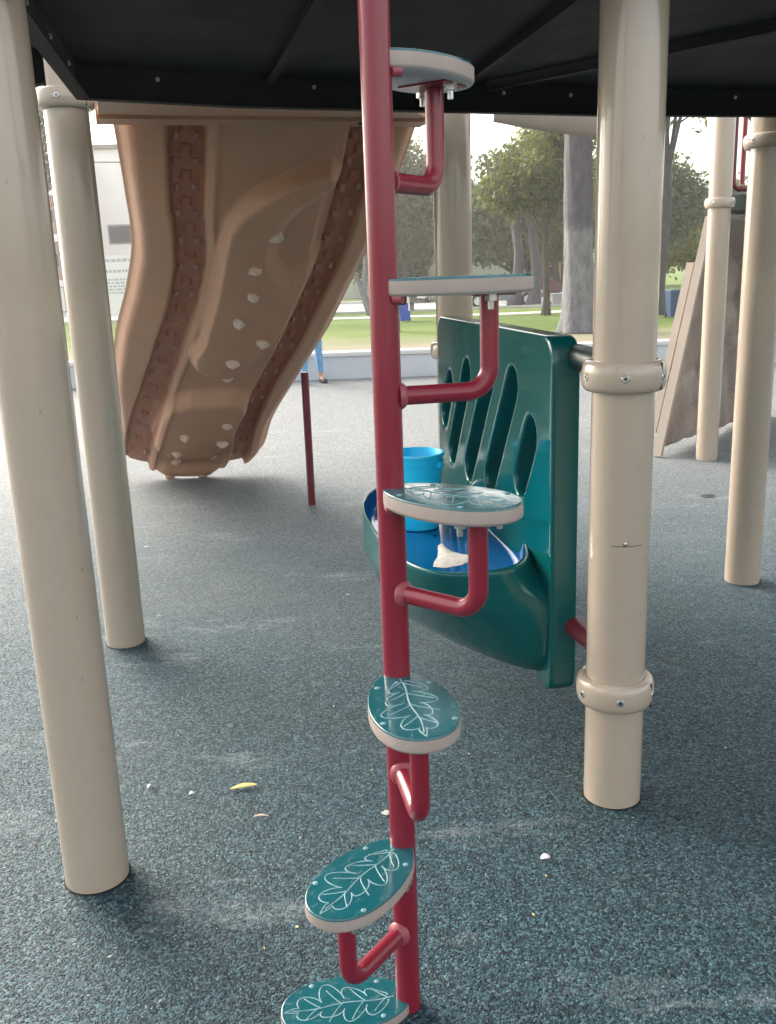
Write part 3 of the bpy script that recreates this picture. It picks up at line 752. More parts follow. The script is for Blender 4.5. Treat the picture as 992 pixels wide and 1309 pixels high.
def grip(i):
    bm = bmesh.new(); bmesh.ops.create_icosphere(bm, subdivisions=1, radius=1.0)
    rnd = random.Random(i)
    for v in bm.verts: v.co = Vector((v.co.x * .036 * rnd.uniform(.75, 1.2), v.co.y * .026 * rnd.uniform(.75, 1.2), max(-.2, v.co.z) * .036 * rnd.uniform(.8, 1.2)))
    return bm_obj('grip', bm, M['knob'], None, None)
grips = [(.545, .285), (.485, .369), (.512, .451), (.495, .525), (.545, .52 + .025), (.640, .585), (.545, .640), (.560, .697), (.66, .825), (.432, .855), (.670, .877), (.395, .907), (.64, .945), (.40, .962)]
for i, (u, t) in enumerate(grips):
    if i == 4: continue
    place(grip(i), u, t, .002, 1.0, random.uniform(-.6, .6))
# feet of the boss and top mounting flange
for du_ in (-.12, .12):
    q = MB(); q.lathe([(.03, 0), (.034, .03), (.02, .05)], 12); o = q.build('foot', M['slide'], sl); p = base_pt(.48 + du_, 1.0); o.location = (p.x - O.x, p.y - O.y - .03, 0.002)
mb = MB(); a = Vector((-.93, 3.27, 1.768)) - O; b = Vector((.20, 3.60, 1.772)) - O; d = b - a; m = Matrix.Translation(a) @ Matrix.Rotation(math.atan2(d.y, d.x), 4, 'Z')
mb.box(.02, d.length, -.012, .10, 0, .028, m); mb.box(.02, d.length, .1005, .112, 0, .16, m); mb.build('top_flange', M['slide'], sl)
mb = MB(); q0 = [Vector(p) - O for p in ((-.74, 2.70, 1.742), (-.398, 2.885, 1.742), (.09, 3.06, 1.742))]; q1 = [Vector(p) - O for p in ((-.91, 3.30, 1.782), (-.40, 3.44, 1.782), (.20, 3.62, 1.782))]; up = Vector((0, 0, .02))
mb.loft([[a_, b_, b_ + up, a_ + up] for a_, b_ in zip(q0, q1)]); mb.build('mounting_lip', M['slide'], sl)
mb = MB(); mb.box(d.length * .77, d.length * .83, -.015, -.012, -.012, -.004, m); mb.build('mould_mark', M['bracket'], sl)
# maroon leg under the slide edge
lg = MB(); lg.lathe([(.021, -.02), (.021, .74)], 20); lg = lg.build('leg', M['maroon'], sl); lg.location = (-.425 + .4, 5.057 - 3.5, 0)
tag(lg, 'thin maroon steel leg')

# ------------------------------------------------------------------ second structure at the right: rock wall, deck piece, red loop
rw = empty('rock_wall', (1.80, 6.05, 0)); tag(rw, 'leaning brown rock textured climbing wall with a pale edge, behind the right posts', 'climbing wall')
bl = Vector((1.82, 6.08, .06)); br = Vector((3.05, 7.55, .02)); tl = Vector((2.235, 6.50, 1.535)); tr = Vector((3.35, 7.80, 1.53)); O2 = Vector((1.80, 6.05, 0))
nw = (br - bl).cross(tl - bl).normalized()
if nw.y > 0: nw = -nw
rnd = np.random.RandomState(3); cp = rnd.rand(16, 2); ch = rnd.rand(16)
def rock_h(u, v):
    d = np.hypot(cp[:, 0] - u, cp[:, 1] - v); i = np.argsort(d)[:2]; return (ch[i[0]] * .5 + .5 * sstep(0, .09, d[i[1]] - d[i[0]])) * .055
NX, NY = 50, 60; vs = []
for j in range(NY + 1):
    for i in range(NX + 1):
        u, v = i / NX, j / NY; p = bl.lerp(br, u).lerp(tl.lerp(tr, u), v); p = p + nw * rock_h(u, v); vs.append(p - O2)
fs = [(j * (NX + 1) + i, j * (NX + 1) + i + 1, (j + 1) * (NX + 1) + i + 1, (j + 1) * (NX + 1) + i) for j in range(NY) for i in range(NX)]
o = mobj('rock_face', vs, fs, M['rock'], rw, 60); md = o.modifiers.new('t', 'SOLIDIFY'); md.thickness = .03; md.offset = -1 if o.data.polygons[300].normal.dot(nw) > 0 else 1
# pale edge board (two layers) down the near side
def slab(name, a, b, wdir, ddir, w, d, m, par, off):
    mb = MB(); r = lambda p: [p - off, p + wdir * w - off, p + wdir * w + ddir * d - off, p + ddir * d - off]; mb.loft([r(a), r(b)]); return mb.build(name, m, par)
ud = (br - bl).normalized()
slab('edge_board', bl + Vector((-.03, -.02, -.05)), tl + Vector((-.03, -.02, 0)), -ud, nw, .035, .055, M['tanstep'], rw, O2)
slab('side_board', bl.lerp(tl, .06) + Vector((-.034, -.0, 0)), bl.lerp(tl, .80) + Vector((-.034, -.0, 0)), -ud, -nw, .022, .05, M['tanstep'], rw, O2)
q = MB(); q.lathe([(.02, -.01), (.02, .01)], 10); o = q.build('bolt', M['bracket'], rw); c_ = bl.lerp(br, .33).lerp(tl.lerp(tr, .33), .42) + nw * .05 - O2
o.matrix_local = Matrix.Translation(c_) @ nw.to_track_quat('Z', 'Y').to_matrix().to_4x4()
dk = empty('far_deck', (2.15, 6.2, 1.55)); tag(dk, 'dark green edge of a second deck above the rock wall, held by the distant post', 'deck')
m = Matrix.Rotation(R(50), 4, 'Z'); mb = MB(); mb.box(-.02, 1.9, -1.5, -.05, 0, .09, m); mb.build('deck_platform', M['panel2'] if 'panel2' in M else M['bracket'], dk)
mb = MB(); mb.box(-.03, 1.9, -.047, -.02, -.01, .10, m); mb.build('deck_edge', M['bracket'], dk)
rl = empty('red_loop_rail', (2.33, 6.3, 1.66)); tag(rl, 'red looped steel rail hanging between the two right posts near the deck', 'rail')
mb = MB(); mb.tube(fillet([(-.03, 0, 1.1), (-.03, 0, .03), (.16, .05, .03), (.16, .05, 1.1)], .05), .016, 14); mb.build('loop', M['maroon'], rl)
mb = MB(); mb.tube([(.035, .02, .06), (.035, .02, 1.1)], .016, 14); mb.build('middle_bar', M['red'], rl)
hp = empty('hoop_climber', (3.0, 6.95, 0)); tag(hp, 'maroon bent steel hoop just showing at the right edge of the picture', 'climbing hoop')
mb = MB(); pts = [(.12 + .16 * math.cos(a), .02 * math.sin(a), .49 + .125 * math.sin(a)) for a in [2 * math.pi * i / 40 for i in range(41)]]; mb.tube(pts, .011, 10, False); mb.build('hoop', M['maroon'], hp)
mb = MB(); mb.tube([(.0, -1.05, -.02), (.0, -1.05, .42)], .018, 12); mb.tube([(.0, -1.05, .42), (.10, 0, .40)], .015, 12); mb.build('stem', M['maroon'], hp)

# ------------------------------------------------------------------ person behind the slide
def skin_mesh(name, pts, edges, rads, m, parent, root=0, sub=2):
    me = bpy.data.meshes.new(name); me.from_pydata(pts, edges, []); o = bpy.data.objects.new(name, me); col.objects.link(o)
    o.modifiers.new('skin', 'SKIN'); 
    for i, r in enumerate(rads):
        sv = me.skin_vertices[0].data[i]; sv.radius = (r, r) if not isinstance(r, tuple) else r; sv.use_root = (i == root)
    s = o.modifiers.new('sub', 'SUBSURF'); s.levels = sub; s.render_levels = sub
    dg = bpy.context.evaluated_depsgraph_get(); me2 = bpy.data.meshes.new_from_object(o.evaluated_get(dg)); o.modifiers.clear(); o.data = me2
    me2.materials.clear(); me2.materials.append(m); me2.polygons.foreach_set('use_smooth', [True] * len(me2.polygons)); me2.name = name; o.parent = parent; return o
ps = empty('person', (-.83, 10.95, 0), R(200)); ps.scale = (.78, .78, .82); tag(ps, 'person in light blue trousers and dark shoes standing by the low wall behind the slide', 'person')
P = [(0, 0, .92), (0, 0, 1.10), (0, -.01, 1.30), (0, 0, 1.46), (0, 0, 1.52), (0, .01, 1.60), (0, .0, 1.70),
     (.09, 0, .86), (.10, .02, .48), (.12, -.03, .09), (.13, .10, .04), (-.09, 0, .86), (-.13, -.06, .48), (-.17, -.12, .09), (-.19, 0, .04),
     (.18, 0, 1.42), (.23, 0, 1.14), (.22, .12, .95), (.21, .16, .88), (-.18, 0, 1.42), (-.23, 0, 1.14), (-.23, .10, .93), (-.22, .14, .86)]
Ed = [(0, 1), (1, 2), (2, 3), (3, 4), (4, 5), (5, 6), (0, 7), (7, 8), (8, 9), (9, 10), (0, 11), (11, 12), (12, 13), (13, 14), (2, 15), (15, 16), (16, 17), (17, 18), (2, 19), (19, 20), (20, 21), (21, 22)]
Rd = [.13, .12, .14, .055, .05, .085, .07, .085, .058, .038, .035, .085, .058, .038, .035, .05, .04, .03, .025, .05, .04, .03, .025]
skin_mesh('body', P, Ed, Rd, M['skinp'], ps)
skin_mesh('shirt', [P[0], P[1], P[2], (0, 0, 1.42), P[15], (.215, 0, 1.25), P[19], (-.215, 0, 1.25)], [(0, 1), (1, 2), (2, 3), (2, 4), (4, 5), (2, 6), (6, 7)], [.145, .135, .155, .09, .065, .06, .065, .06], M['shirt'], ps)
skin_mesh('trousers', [P[0], P[7], P[8], (.12, -.03, .13), P[11], P[12], (-.17, -.12, .13)], [(0, 1), (1, 2), (2, 3), (0, 4), (4, 5), (5, 6)], [.142, .09, .062, .048, .09, .062, .048], M['jeans'], ps)
skin_mesh('hair', [(0, -.03, 1.62), (0, -.01, 1.72), (0, .03, 1.72)], [(0, 1), (1, 2)], [.085, .085, .06], M['hair'], ps)
for a, b in (((.12, -.07, .045), (.135, .15, .035)), ((-.17, -.16, .045), (-.195, .06, .035))):
    skin_mesh('shoe', [a, b], [(0, 1)], [(.05, .045), (.045, .035)], M['shoe'], ps)

# ------------------------------------------------------------------ cars
def car(x, y, rz, paint, label, group='cars parked beyond the lawn'):
    t = empty('parked_car', (x, y, -.69), rz); tag(t, label, 'car', group)
    prof = [(-2.15, .30), (-2.2, .62), (-2.12, .92), (-1.75, 1.0), (-1.25, 1.42), (-.2, 1.48), (.55, 1.40), (1.15, 1.0), (1.95, .86), (2.18, .62), (2.15, .30)]
    mb = MB(); rings = []
    for w_, inset in ((-.86, .06), (-.82, 0), (.82, 0), (.86, .06)):
        rings.append([(px * (1 - inset * .3), w_ * (1.0 if pz < 1.05 else .80), pz - inset * .3 * (pz > .5)) for px, pz in prof])
    mb.loft(rings); mb.build('body', paint, t, 30)
    q = MB()
    for s in (-1, 1): q.add([(-1.30, s * .80, 1.02), (-.95, s * .70, 1.36), (.35, s * .70, 1.36), (.85, s * .80, 1.02)], [(0, 1, 2, 3)])
    q.add([(-1.80, -.62, 1.02), (-1.80, .62, 1.02), (-1.36, .58, 1.38), (-1.36, -.58, 1.38)], [(0, 1, 2, 3)]); q.add([(1.14, -.62, 1.04), (1.14, .62, 1.04), (.64, .58, 1.39), (.64, -.58, 1.39)], [(0, 1, 2, 3)])
    q.build('windows', M['glass'], t)
    for wx in (-1.35, 1.35):
        for s in (-1, 1):
            q = MB(); q.tube([(wx, s * .68, .33), (wx, s * .88, .33)], .33, 20); tw = q.build('wheel', M['tyre'], t)
            q = MB(); q.tube([(wx, s * .86, .33), (wx, s * .895, .33)], .21, 16); q.build('rim', M['alloy'], tw)
    for s in (-1, 1):
        q = MB(); q.box(-2.22, -2.10, s * .70 - .14, s * .70 + .14, .68, .84); q.build('tail_light', M['lamp'], t)
        q = MB(); q.box(2.08, 2.20, s * .66 - .16, s * .66 + .16, .62, .76); q.build('headlight', M['headlamp'], t)
    return t
car(2.75, 61.0, R(68), M['carwhite'], 'white car with a red tail light beyond the lawn, left of the middle post')
car(6.15, 50.0, R(12), M['cargrey'], 'silver grey car parked beyond the lawn, just right of the bent red tube')
car(8.75, 53.5, R(-8), M['carred'], 'dark maroon car parked beyond the lawn, left of the thin tree')

# ------------------------------------------------------------------ bins and post on the lawn
def bin_(x, y, m, h, w_, label, rz=0.0):
    t = empty('wheelie_bin', (x, y, -.70), rz); tag(t, label, 'bin', 'bins standing on the lawn')
    mb = MB(); r = lambda s, z: [(-w_ * s / 2, -w_ * s / 2, z), (w_ * s / 2, -w_ * s / 2, z), (w_ * s / 2, w_ * s / 2, z), (-w_ * s / 2, w_ * s / 2, z)]
    mb.loft([r(.82, .04), r(1, h * .9), r(1.06, h * .9), r(1.06, h * .93)]); mb.build('bin_body', m, t)
    mb = MB(); mb.loft([r(1.08, h * .93), r(1.08, h * .96), r(.9, h)]); mb.build('lid', m, t)
    for s in (-1, 1):
        q = MB(); q.tube([(s * w_ * .44, w_ * .45, .09), (s * w_ * .5, w_ * .45, .09)], .09, 14); q.build('wheel', M['tyre'], t)
    q = MB(); q.tube([(-w_ * .4, w_ * .62, h * .9), (w_ * .4, w_ * .62, h * .9)], .015, 8); q.build('handle', m, t)
    return t
bin_(.964, 37.93, M['bluebin'], .76, .46, 'bright blue bin standing on the lawn right behind the teal blue post')
bin_(10.55, 34.1, M['navybin'], .98, .46, 'navy blue wheelie bin on the lawn beside the rock wall, right of the big post', R(8))
bin_(8.95, 48.0, M['grey'], .62, .62, 'grey square litter bin beyond the lawn between the thin tree and the thick trunk')
t = empty('bollard_post', (.505, 31.6, -.70)); tag(t, 'teal blue square post standing on the lawn in front of the bright blue bin', 'post')
mb = MB(); mb.box(-.12, .12, -.12, .12, 0, 1.05); mb.build('shaft', M['tealpost'], t); mb = MB(); mb.box(-.125, .125, -.125, .125, 1.05, 2.1); mb.build('head', M['tealpost'], t)

# ------------------------------------------------------------------ trees
def leaves(name, blobs, n, size, m, parent, seed=1, droop=.0):
    rs = np.random.RandomState(seed); B = np.array(blobs, float); vol = (B[:, 3] * B[:, 4] * B[:, 5]) ** .8; idx = rs.choice(len(B), n, p=vol / vol.sum())
    d = rs.normal(size=(n, 3)); d /= np.linalg.norm(d, axis=1)[:, None]; r = rs.rand(n) ** .42
    # clumps: leaves gather round random twig ends inside each blob
    ncl = max(12, n // 38); ci = rs.choice(len(B), ncl, p=vol / vol.sum()); cdv = rs.normal(size=(ncl, 3)); cdv /= np.linalg.norm(cdv, axis=1)[:, None]
    cpos = B[ci, :3] + cdv * B[ci, 3:6] * (rs.rand(ncl) ** .4)[:, None]
    pick = rs.randint(0, ncl, n); cr = np.minimum(B[ci, 3], B[ci, 5]).mean() * .24
    pos = cpos[pick] + rs.normal(size=(n, 3)) * np.array([cr, cr, cr * .8]) * .8
    loose = rs.rand(n) < .12; pos[loose] = (B[idx, :3] + d * B[idx, 3:6] * r[:, None])[loose]
    a = rs.normal(size=(n, 3)); a[:, 2] -= droop; a /= np.linalg.norm(a, axis=1)[:, None]; b = np.cross(a, rs.normal(size=(n, 3))); b /= np.linalg.norm(b, axis=1)[:, None]
    s = size * (.6 + .8 * rs.rand(n))[:, None]
    v = np.empty((n, 4, 3)); v[:, 0] = pos - a * s; v[:, 1] = pos + b * s * .45; v[:, 2] = pos + a * s; v[:, 3] = pos - b * s * .45
    me = bpy.data.meshes.new(name); me.vertices.add(n * 4); me.vertices.foreach_set('co', v.reshape(-1))
    me.loops.add(n * 4); me.loops.foreach_set('vertex_index', np.arange(n * 4)); me.polygons.add(n)
    me.polygons.foreach_set('loop_start', np.arange(n) * 4); me.polygons.foreach_set('loop_total', np.full(n, 4)); me.update(); me.validate()
    me.materials.append(m); o = bpy.data.objects.new(name, me); col.objects.link(o); o.parent = parent; return o
def tree(x, y, r0, h, blobs, n, size, lm, bm_, label, seed, group='trees beyond the lawn', limbs=7, z0=-.7, flare=1.5, lean=0.0, droop=.0):
    t = empty('tree', (x, y, z0)); tag(t, label, 'tree', group); rs = random.Random(seed)
    mb = MB(); pts = []; rr = []
    for i in range(9):
        s = i / 8; pts.append((lean * s * h + .12 * r0 * math.sin(s * 7 + seed) * 3, 0, s * h)); rr.append(r0 * (1 - .55 * s) * (1 + (flare - 1) * max(0, 1 - s * 9)))
    mb.tube(pts, rr, 12); mb.build('trunk', bm_, t)
    mb = MB()
    for k in range(limbs):
        b = blobs[k % len(blobs)]; s = rs.uniform(.45, .95); st = Vector((lean * s * h, 0, s * h)); en = Vector((b[0] + rs.uniform(-.5, .5) * b[3], b[1] + rs.uniform(-.5, .5) * b[4], b[2] + rs.uniform(-.2, .6) * b[5]))
        mid = st.lerp(en, .5) + Vector((0, 0, -.08 * (en - st).length)); mb.tube([st, st.lerp(mid, .5), mid, mid.lerp(en, .5) + Vector((0, 0, .1)), en], [r0 * .38, r0 * .3, r0 * .22, r0 * .14, r0 * .05], 7)
        for q in range(3):
            e2 = mid + Vector((rs.uniform(-1, 1) * b[3] * .8, rs.uniform(-1, 1) * b[4] * .8, rs.uniform(.1, .9) * b[5])); mb.tube([mid, mid.lerp(e2, .5) + Vector((0, 0, .15)), e2], [r0 * .15, r0 * .09, r0 * .03], 5)
    mb.build('limbs', bm_, t)
    leaves('crown', blobs, n, size, lm, t, seed, droop); return t
G = 'trees beyond the lawn'
tree(1.7, 66, .28, 5.0, [(-1.2, 0, 6.2, 2.6, 2, 2.6), (1.0, 0, 7.4, 2.2, 2, 2.2), (0, 0, 4.2, 2.8, 2, 1.6), (-.5, 0, 9.4, 1.9, 2, 1.4)], 15300, .17, M['leafA'], M['bark'], 'leafy olive green tree seen between the red pole and the middle post', 11)
tree(8.6, 60, .25, 4.0, [(-1.8, 0, 5.0, 2.2, 2, 2.2), (.4, 0, 5.6, 2.4, 2, 2.2), (-.6, 0, 3.6, 2.8, 2, 1.3)], 13600, .17, M['leafB'], M['bark'], 'dense grey green tree low behind the lawn, right of the middle post', 12)
tree(6.757, 38.9, .15, 5.2, [(.0, 0, 5.7, 1.9, 1.5, 1.7), (.9, 0, 7.3, 1.2, 1.2, 1.4), (-1.4, 0, 4.9, 1.2, 1.2, 1.0)], 7820, .13, M['leafA'], M['bark'], 'slim tree with a thin dark trunk on the lawn, left of the thick trunk', 13, flare=1.5)
tree(12.2, 66, .3, 5.0, [(-1.5, 0, 7.0, 2.3, 2, 3.0), (.8, 0, 5.6, 2.4, 2, 2.6), (-1, 0, 9.8, 1.9, 2, 2.0)], 13600, .17, M['leafC'], M['bark'], 'yellow green tree behind the slim tree and the thick trunk', 14)
tree(16.0, 58, .3, 4.5, [(-1.0, 0, 4.2, 2.6, 2, 2.6), (1.8, 0, 5.2, 2.0, 2, 2.2), (.3, 0, 6.6, 1.8, 2, 1.6)], 13600, .16, M['leafB'], M['bark'], 'dark grey green tree between the big post and the rock wall', 15)
tree(20.8, 62, .25, 3.0, [(-1.6, 0, 2.9, 2.2, 2, 1.6), (1.2, 0, 2.6, 2, 2, 1.5)], 6120, .15, M['leafC'], M['bark'], 'small bright yellow green tree low beside the edge of the rock wall', 16)
tree(4.3, 72, .3, 4.5, [(-1.0, 0, 4.9, 2.6, 2, 2.2), (1.6, 0, 5.4, 2.4, 2, 2.4)], 11050, .18, M['leafA'], M['bark'], 'olive tree standing directly behind the middle post in the far row', 17)
tree(-17.7, 50, .3, 6.0, [(0, 0, 10.2, 2.2, 2, 1.8), (.8, 0, 8.4, 1.8, 2, 1.4)], 6120, .16, M['leafB'], M['bark'], 'grey leaved tree over the pink building at the far left', 18)
tree(-1.5, 84, .35, 6.0, [(-1.5, 0, 7.0, 3.2, 2, 3.4), (2.0, 0, 8.2, 3.0, 2, 3.2), (.5, 0, 5.0, 3.6, 2, 2.2)], 15300, .2, M['leafB'], M['bark'], 'tall hazy tree in the back row just right of the red pole', 51)
tree(11.0, 86, .35, 6.0, [(-2.2, 0, 6.0, 3.4, 2, 3.0), (2.2, 0, 7.0, 3.2, 2, 3.6), (0, 0, 4.2, 4.0, 2, 1.8)], 17000, .2, M['leafB'], M['bark'], 'broad hazy tree in the back row behind the yellow green tree', 52)
tree(18.0, 84, .35, 6.0, [(-2.2, 0, 7.0, 3.2, 2, 3.2), (2.6, 0, 8.0, 3.0, 2, 3.4), (0, 0, 4.6, 4.0, 2, 2.0)], 17000, .2, M['leafA'], M['bark'], 'broad olive tree in the back row partly hidden by the thick trunk', 53)
tree(27.0, 80, .35, 5.0, [(-2.2, 0, 5.0, 3.2, 2, 3.0), (2.0, 0, 5.4, 3.4, 2, 3.2)], 13600, .2, M['leafB'], M['bark'], 'grey green tree in the back row left of the rock wall edge', 54)
tree(0.2, 70, .2, 2.5, [(-1.6, 0, 3.0, 2.4, 1.5, 1.5), (1.6, 0, 2.8, 2.2, 1.5, 1.4)], 9000, .15, M['leafA'], M['bark'], 'low bushy tree under the tall ones, right of the red pole', 61)
tree(9.6, 69, .2, 2.5, [(-2.4, 0, 3.6, 2.4, 1.5, 1.5), (1.4, 0, 3.4, 2.4, 1.5, 1.6)], 10000, .15, M['leafB'], M['bark'], 'low bushy tree behind the silver grey car', 62)
tree(14.6, 71, .25, 4.5, [(-1.4, 0, 4.6, 2.0, 1.5, 2.4), (1.4, 0, 5.6, 2.0, 1.5, 2.4), (0, 0, 8.0, 1.8, 1.5, 1.6)], 12000, .16, M['leafA'], M['bark'], 'olive tree filling the view just left of the thick trunk', 63)
# thick trunk: bark lighter low down
t = empty('tree', (5.897, 28.134, -.7)); tag(t, 'thick pale grey tree trunk with a flared base, rising past the top of the picture', 'tree')
mb = MB(); rings = []
for i in range(41):
    z = 11.0 * (i / 40) ** 1.4; fl = .425 + .17 * math.exp(-z / .5) + .03 * math.exp(-z / 3); ring = []
    for j in range(32):
        a = 2 * math.pi * j / 32; r = fl * (1 + (.04 + .14 * math.exp(-z / .5)) * math.sin(5 * a + .6) + .03 * math.sin(9 * a + z * 2) + .02 * math.sin(3 * a + z * 5)) * (1 - .018 * z)
        ring.append((r * math.cos(a) - .02 * z, r * math.sin(a), z))
    rings.append(ring)
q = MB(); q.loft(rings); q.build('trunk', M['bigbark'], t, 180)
for k, (a, zz) in enumerate(((.3, 8.5), (2.4, 9.0), (4.0, 9.4), (5.4, 8.2))):
    q = MB(); e = Vector((5.5 * math.cos(a), 5 * math.sin(a), zz + 3)); s0 = Vector((0, 0, zz)); q.tube([s0, s0.lerp(e, .4) + Vector((0, 0, .5)), e], [.28, .18, .06], 10); q.build('limb', M['barkgrey'], t)
leaves('crown', [(0, 0, 13.5, 6, 5, 3), (-3, 0, 10.4, 2.5, 2.5, 2.2), (4, 0, 10.0, 3, 2.5, 2.6)], 13600, .16, M['leafA'], t, 21)
# nearer tree beyond the right side whose low branches hang across the top
tree(12.0, 26.0, .35, 7.5, [(-2.2, 0, 6.5, 2.0, 2, .75), (-.6, 0, 7.2, 2.2, 2, 1.2), (1.2, 0, 7.8, 3.0, 2.5, 2.2)], 8840, .11, M['leafA'], M['bark'], 'tree with low dark branches hanging across the sky above the navy bin', 22, limbs=9, flare=1.8)
tree(10.75, 36.5, .30, 7.8, [(0, 0, 10.4, 2.6, 2, 2.0)], 5100, .14, M['leafB'], M['barkgrey'], 'grey trunk half hidden behind the big post, just left of the navy bin', 23, flare=1.9)
for i, (x, y, m_, lb) in enumerate(((6.95, 48.4, 'barkgrey', 'left grey trunk of the pair standing beside the maroon car'), (7.75, 47.9, 'barkgrey', 'right grey trunk of the pair standing beside the maroon car'))):
    tree(x, y, .33, 5.5, [(0, 0, 6.4, 1.9, 1.6, 1.5)], 4420, .15, M['leafB'], M[m_], lb, 30 + i, flare=1.3)
# far hedge row closing the view low down
t = empty('tree', (-.55, 44.0, -.7)); tag(t, 'pale leaning forked tree trunk left of the red pole, seen past the slide', 'tree', G)
mb = MB(); mb.tube([(-.55, 0, 1.9), (-.2, 0, .9), (.1, 0, 0)], [.1, .16, .22], 10); mb.tube([(-.2, 0, .9), (-.05, 0, 2.5), (-.3, 0, 5)], [.14, .12, .08], 10); mb.build('trunk', M['barkpale'], t)
leaves('crown', [(-.3, 0, 6.2, 1.6, 1.5, 1.5)], 3740, .13, M['leafB'], t, 41)

# ------------------------------------------------------------------ buildings
def building(name, x0, x1, y, depth, h, m, label, cat='building', win=(), z0=-.7, roof=True):
    t = empty(name, (x0, y, z0)); tag(t, label, cat); Wd = x1 - x0
    mb = MB(); mb.box(0, Wd, 0, depth, 0, h); mb.build('wall', m, t)
    if roof: mb = MB(); mb.box(-.3, Wd + .3, -.3, depth + .3, h, h + .28); mb.build('roof', M['roof'], t)
    for (wx, wz, ww, wh) in win:
        f = MB(); b = .09
        f.box(wx - b, wx, -.06, .02, wz - b, wz + wh + b); f.box(wx + ww, wx + ww + b, -.06, .02, wz - b, wz + wh + b); f.box(wx, wx + ww, -.06, .02, wz + wh, wz + wh + b); f.box(wx, wx + ww, -.06, .02, wz - b, wz)
        fo = f.build('window', M['grey'], t); g_ = MB(); g_.box(wx, wx + ww, -.02, .015, wz, wz + wh); g_.build('pane', M['glass'], fo)
    return t
b = building('apartment_building', -34, -20.3, 62, 10, 9.4, M['pink'], 'pinkish apartment block with white balcony slabs, seen between the two left posts', 'building',
             [(12.6, .2, .9, 1.7), (8, 2.6, 1.6, 1.4), (8, 5.4, 1.6, 1.4), (12.9, 3.0, .5, .8), (12.9, 5.7, .5, .8)])
for z in (1.75, 4.55, 7.35):
    mb = MB(); mb.box(6, 13.75, -.9, -.003, z, z + .42); mb.build('balcony_slab', M['white'], b)
mb = MB(); mb.box(9, 13.7, -.05, -.004, -.0, 1.72); mb.build('ground_floor', M['white'], b)
b2 = building('white_building', -20.2, -10.5, 66, 10, 10.5, M['white'], 'overexposed white building with a dark framed window, left of the tan slide', 'building', [(1.95, 4.5, 1.5, 1.1), (5.5, 4.5, 1.5, 1.1)])
building('white_house', -3.5, 4.6, 76, 8, 3.4, M['white'], 'low white house in the far background left of the middle post', 'house', [(4.2, 1.0, 1.2, 1.1), (6.3, 1.0, 1.0, 1.1)])
building('white_garage', 5.0, 11.9, 78, 8, 2.9, M['white'], 'low white garage behind the cars, right of the middle post', 'garage', [(1.2, .9, 1.2, 1.0)])
building('ochre_house', 12.3, 14.6, 77, 8, 3.3, M['ochre'], 'small ochre yellow house beyond the road, left of the slim tree', 'house', [(.7, 1.0, .9, .9)])
building('white_bungalow', 15.3, 21.0, 79, 8, 3.4, M['white'], 'white bungalow seen between the slim tree and the thick trunk', 'house', [(2.2, .9, 1.1, 1.1)])
# notice board on the left
sg = empty('notice_board', (-8.25, 30.0, -.7)); tag(sg, 'white notice board with grey text lines and a blue printed patch, left of the slide', 'sign')
mb = MB(); mb.box(-1.3, .9, 0, .05, .9, 2.75); mb.build('board', M['signboard'], sg)
for k in range(2):
    q = MB(); q.box(-1.2 + k * 1.9, -1.1 + k * 1.9, .05, .13, 0, 2.7); q.build('leg', M['grey'], sg)
rs = random.Random(5); q = MB()
for k, z in enumerate((2.55, 2.22, 1.98, 1.88, 1.78, 1.68, 1.58)):
    x = -.95 if k else -.6
    while x < (.35 if k > 1 else .6):
        w_ = rs.uniform(.05, .16); q.box(x, x + w_, -.004, 0, z, z + (.06 if k > 1 else .09)); x += w_ + .035
q.build('text_lines', M['signtext'], sg)
q = MB(); q.add([(.25, -.006, 1.75), (.45, -.006, 1.95), (.72, -.006, 2.05), (.78, -.006, 1.8), (.5, -.006, 1.62), (.4, -.006, 1.42), (.25, -.006, 1.5)], [(0, 6, 5, 4, 3, 2, 1)]); q.build('blue_patch', M['signblue'], sg)
# overhead cable on two poles
t = empty('overhead_cable', (-14.0, 46, -.7)); tag(t, 'thin grey overhead cable crossing the white sky left of the slide', 'cable')
mb = MB(); mb.tube([(-14 + 28 * i / 16, 0, 8.6 - .6 * math.sin(math.pi * i / 16) - 1.2 * i / 16) for i in range(17)], .035, 6); mb.build('cable', M['grey'], t)
for x in (-14, 14):
    q = MB(); q.tube([(x, 0, 0), (x, 0, 9.4)], [.14, .09], 10); q.build('cable_pole', M['bark'], t)

# ------------------------------------------------------------------ litter on the rubber
def flat_leaf(name, x, y, L, w_, rz, m, label, cat, curl=.004):
    mb = MB(); n = 8; vs = []
    for i in range(n + 1):
        s = i / n; ww = w_ * math.sin(math.pi * min(.97, max(.04, s))) ** .7; z = .003 + curl * math.sin(s * 3.1)
        vs += [(L * (s - .5), -ww / 2, z + .002), (L * (s - .5), 0, z), (L * (s - .5), ww / 2, z + .003)]
    fs = []
    for i in range(n): fs += [(3 * i, 3 * i + 3, 3 * i + 4, 3 * i + 1), (3 * i + 1, 3 * i + 4, 3 * i + 5, 3 * i + 2)]
    mb.add(vs, fs); o = mb.build(name, m, None, 180); md = o.modifiers.new('t', 'SOLIDIFY'); md.thickness = .0012
    o.location = (x, y, 0.001); o.rotation_euler = (0, 0, rz); tag(o, label, cat); return o
flat_leaf('fallen_leaf', -.388, 2.095, .068, .017, R(14), M['leafdry'], 'long yellow fallen leaf lying on the blue rubber left of the pole', 'leaf')
flat_leaf('twig', -.328, 1.96, .036, .005, R(0), M['twig'], 'short pale pink twig on the rubber below the yellow leaf', 'twig')
flat_leaf('paper_scrap', .315, 1.761, .022, .016, R(10), M['paper'], 'small bright white paper scrap on the rubber right of the pole', 'litter')
flat_leaf('paper_scrap', -.632, 2.112, .020, .005, R(80), M['paper'], 'tiny upright white scrap just right of the nearest left post', 'litter')
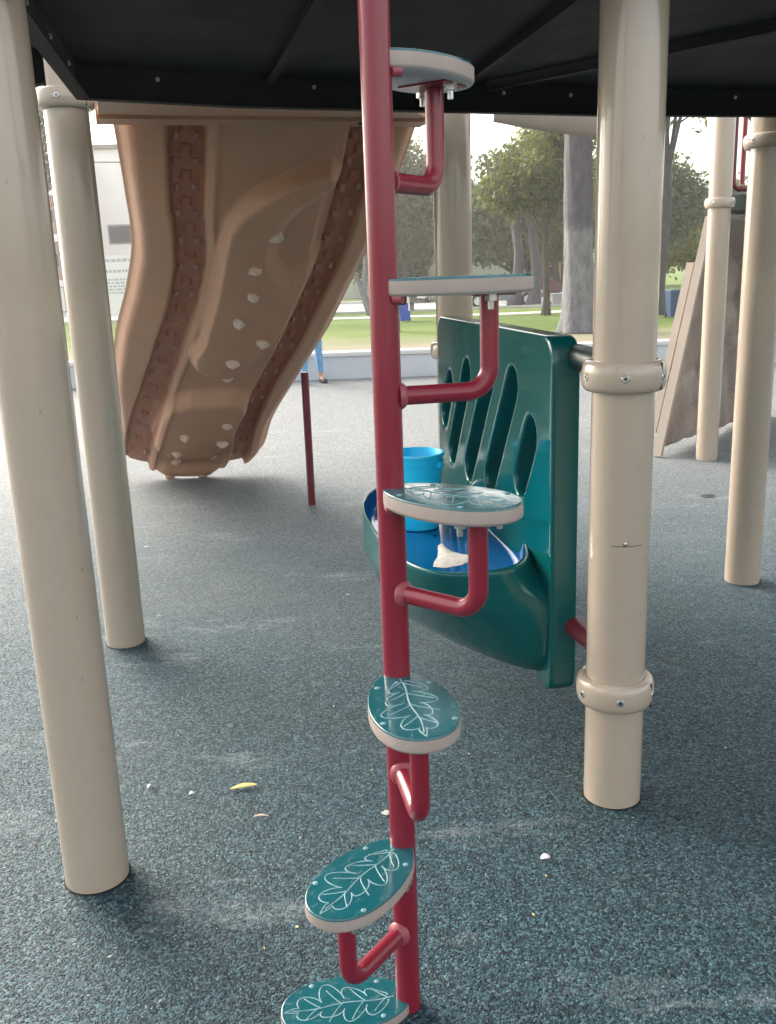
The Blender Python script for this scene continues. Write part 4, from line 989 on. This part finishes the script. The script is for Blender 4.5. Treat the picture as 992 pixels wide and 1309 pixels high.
flat_leaf('paper_scrap', -.516, 2.071, .013, .010, R(20), M['paper'], 'tiny pale crumb between the left post and the yellow leaf', 'litter')
flat_leaf('fallen_leaf', 1.751, 4.912, .085, .035, R(10), M['darkleaf'], 'dark leaf lying on the rubber between the two right posts', 'leaf')
flat_leaf('paper_scrap', .155, 2.28, .010, .008, R(0), M['leafdry'], 'tiny yellow speck on the rubber right of the leaf shaped step', 'litter')
flat_leaf('paper_scrap', -1.17, 4.3, .03, .006, R(15), M['paper'], 'pale sliver lying right of the second left post', 'litter')

# ------------------------------------------------------------------ added air volume, veils and brightens the background like lens glare
mb = MB(); mb.box(-200, 240, -40, 140, -1.9, 24)
hz = mb.build('glare_veil', bpy.data.materials.new('glare_veil_air'), None, None); hm = hz.data.materials[0]; hm.use_nodes = True; ht = hm.node_tree
for n_ in list(ht.nodes):
    if n_.type == 'BSDF_PRINCIPLED': ht.nodes.remove(n_)
pv = ht.nodes.new('ShaderNodeVolumePrincipled'); pv.inputs['Color'].default_value = (1, .98, .94, 1); pv.inputs['Density'].default_value = .0015; pv.inputs['Anisotropy'].default_value = .55
ht.links.new(pv.outputs[0], ht.nodes['Material Output'].inputs['Volume']); tag(hz, kind='stuff')

# crumbs, grit and torn leaf bits blown over the rubber
mb = MB(); rs = random.Random(77)
for k in range(420):
    y = 1.0 + 9.5 * rs.random() ** 1.6; x = rs.uniform(-1.25, 1.35) * (.5 + .36 * y); z = .0018; a = rs.uniform(0, 6.28); L = rs.uniform(.0018, .0065) * (1 if rs.random() < .93 else 2.2); w_ = L * rs.uniform(.25, .9)
    ca, sa = math.cos(a), math.sin(a); p = [(-L, 0, 0), (0, -w_, .0006), (L, 0, .0015), (0, w_, .001)]; mb.cur = rs.choice((0, 0, 1, 2, 2))
    v = [(x + ca * q[0] - sa * q[1], y + sa * q[0] + ca * q[1], z + q[2] + .0008) for q in p]; mb.add(v + [(x, y, z + .0028)], [(0, 1, 4), (1, 2, 4), (2, 3, 4), (3, 0, 4)])
tag(mb.build('ground_debris', [M['paper2'], M['leafdry'], M['darkleaf']], None, None), kind='stuff')
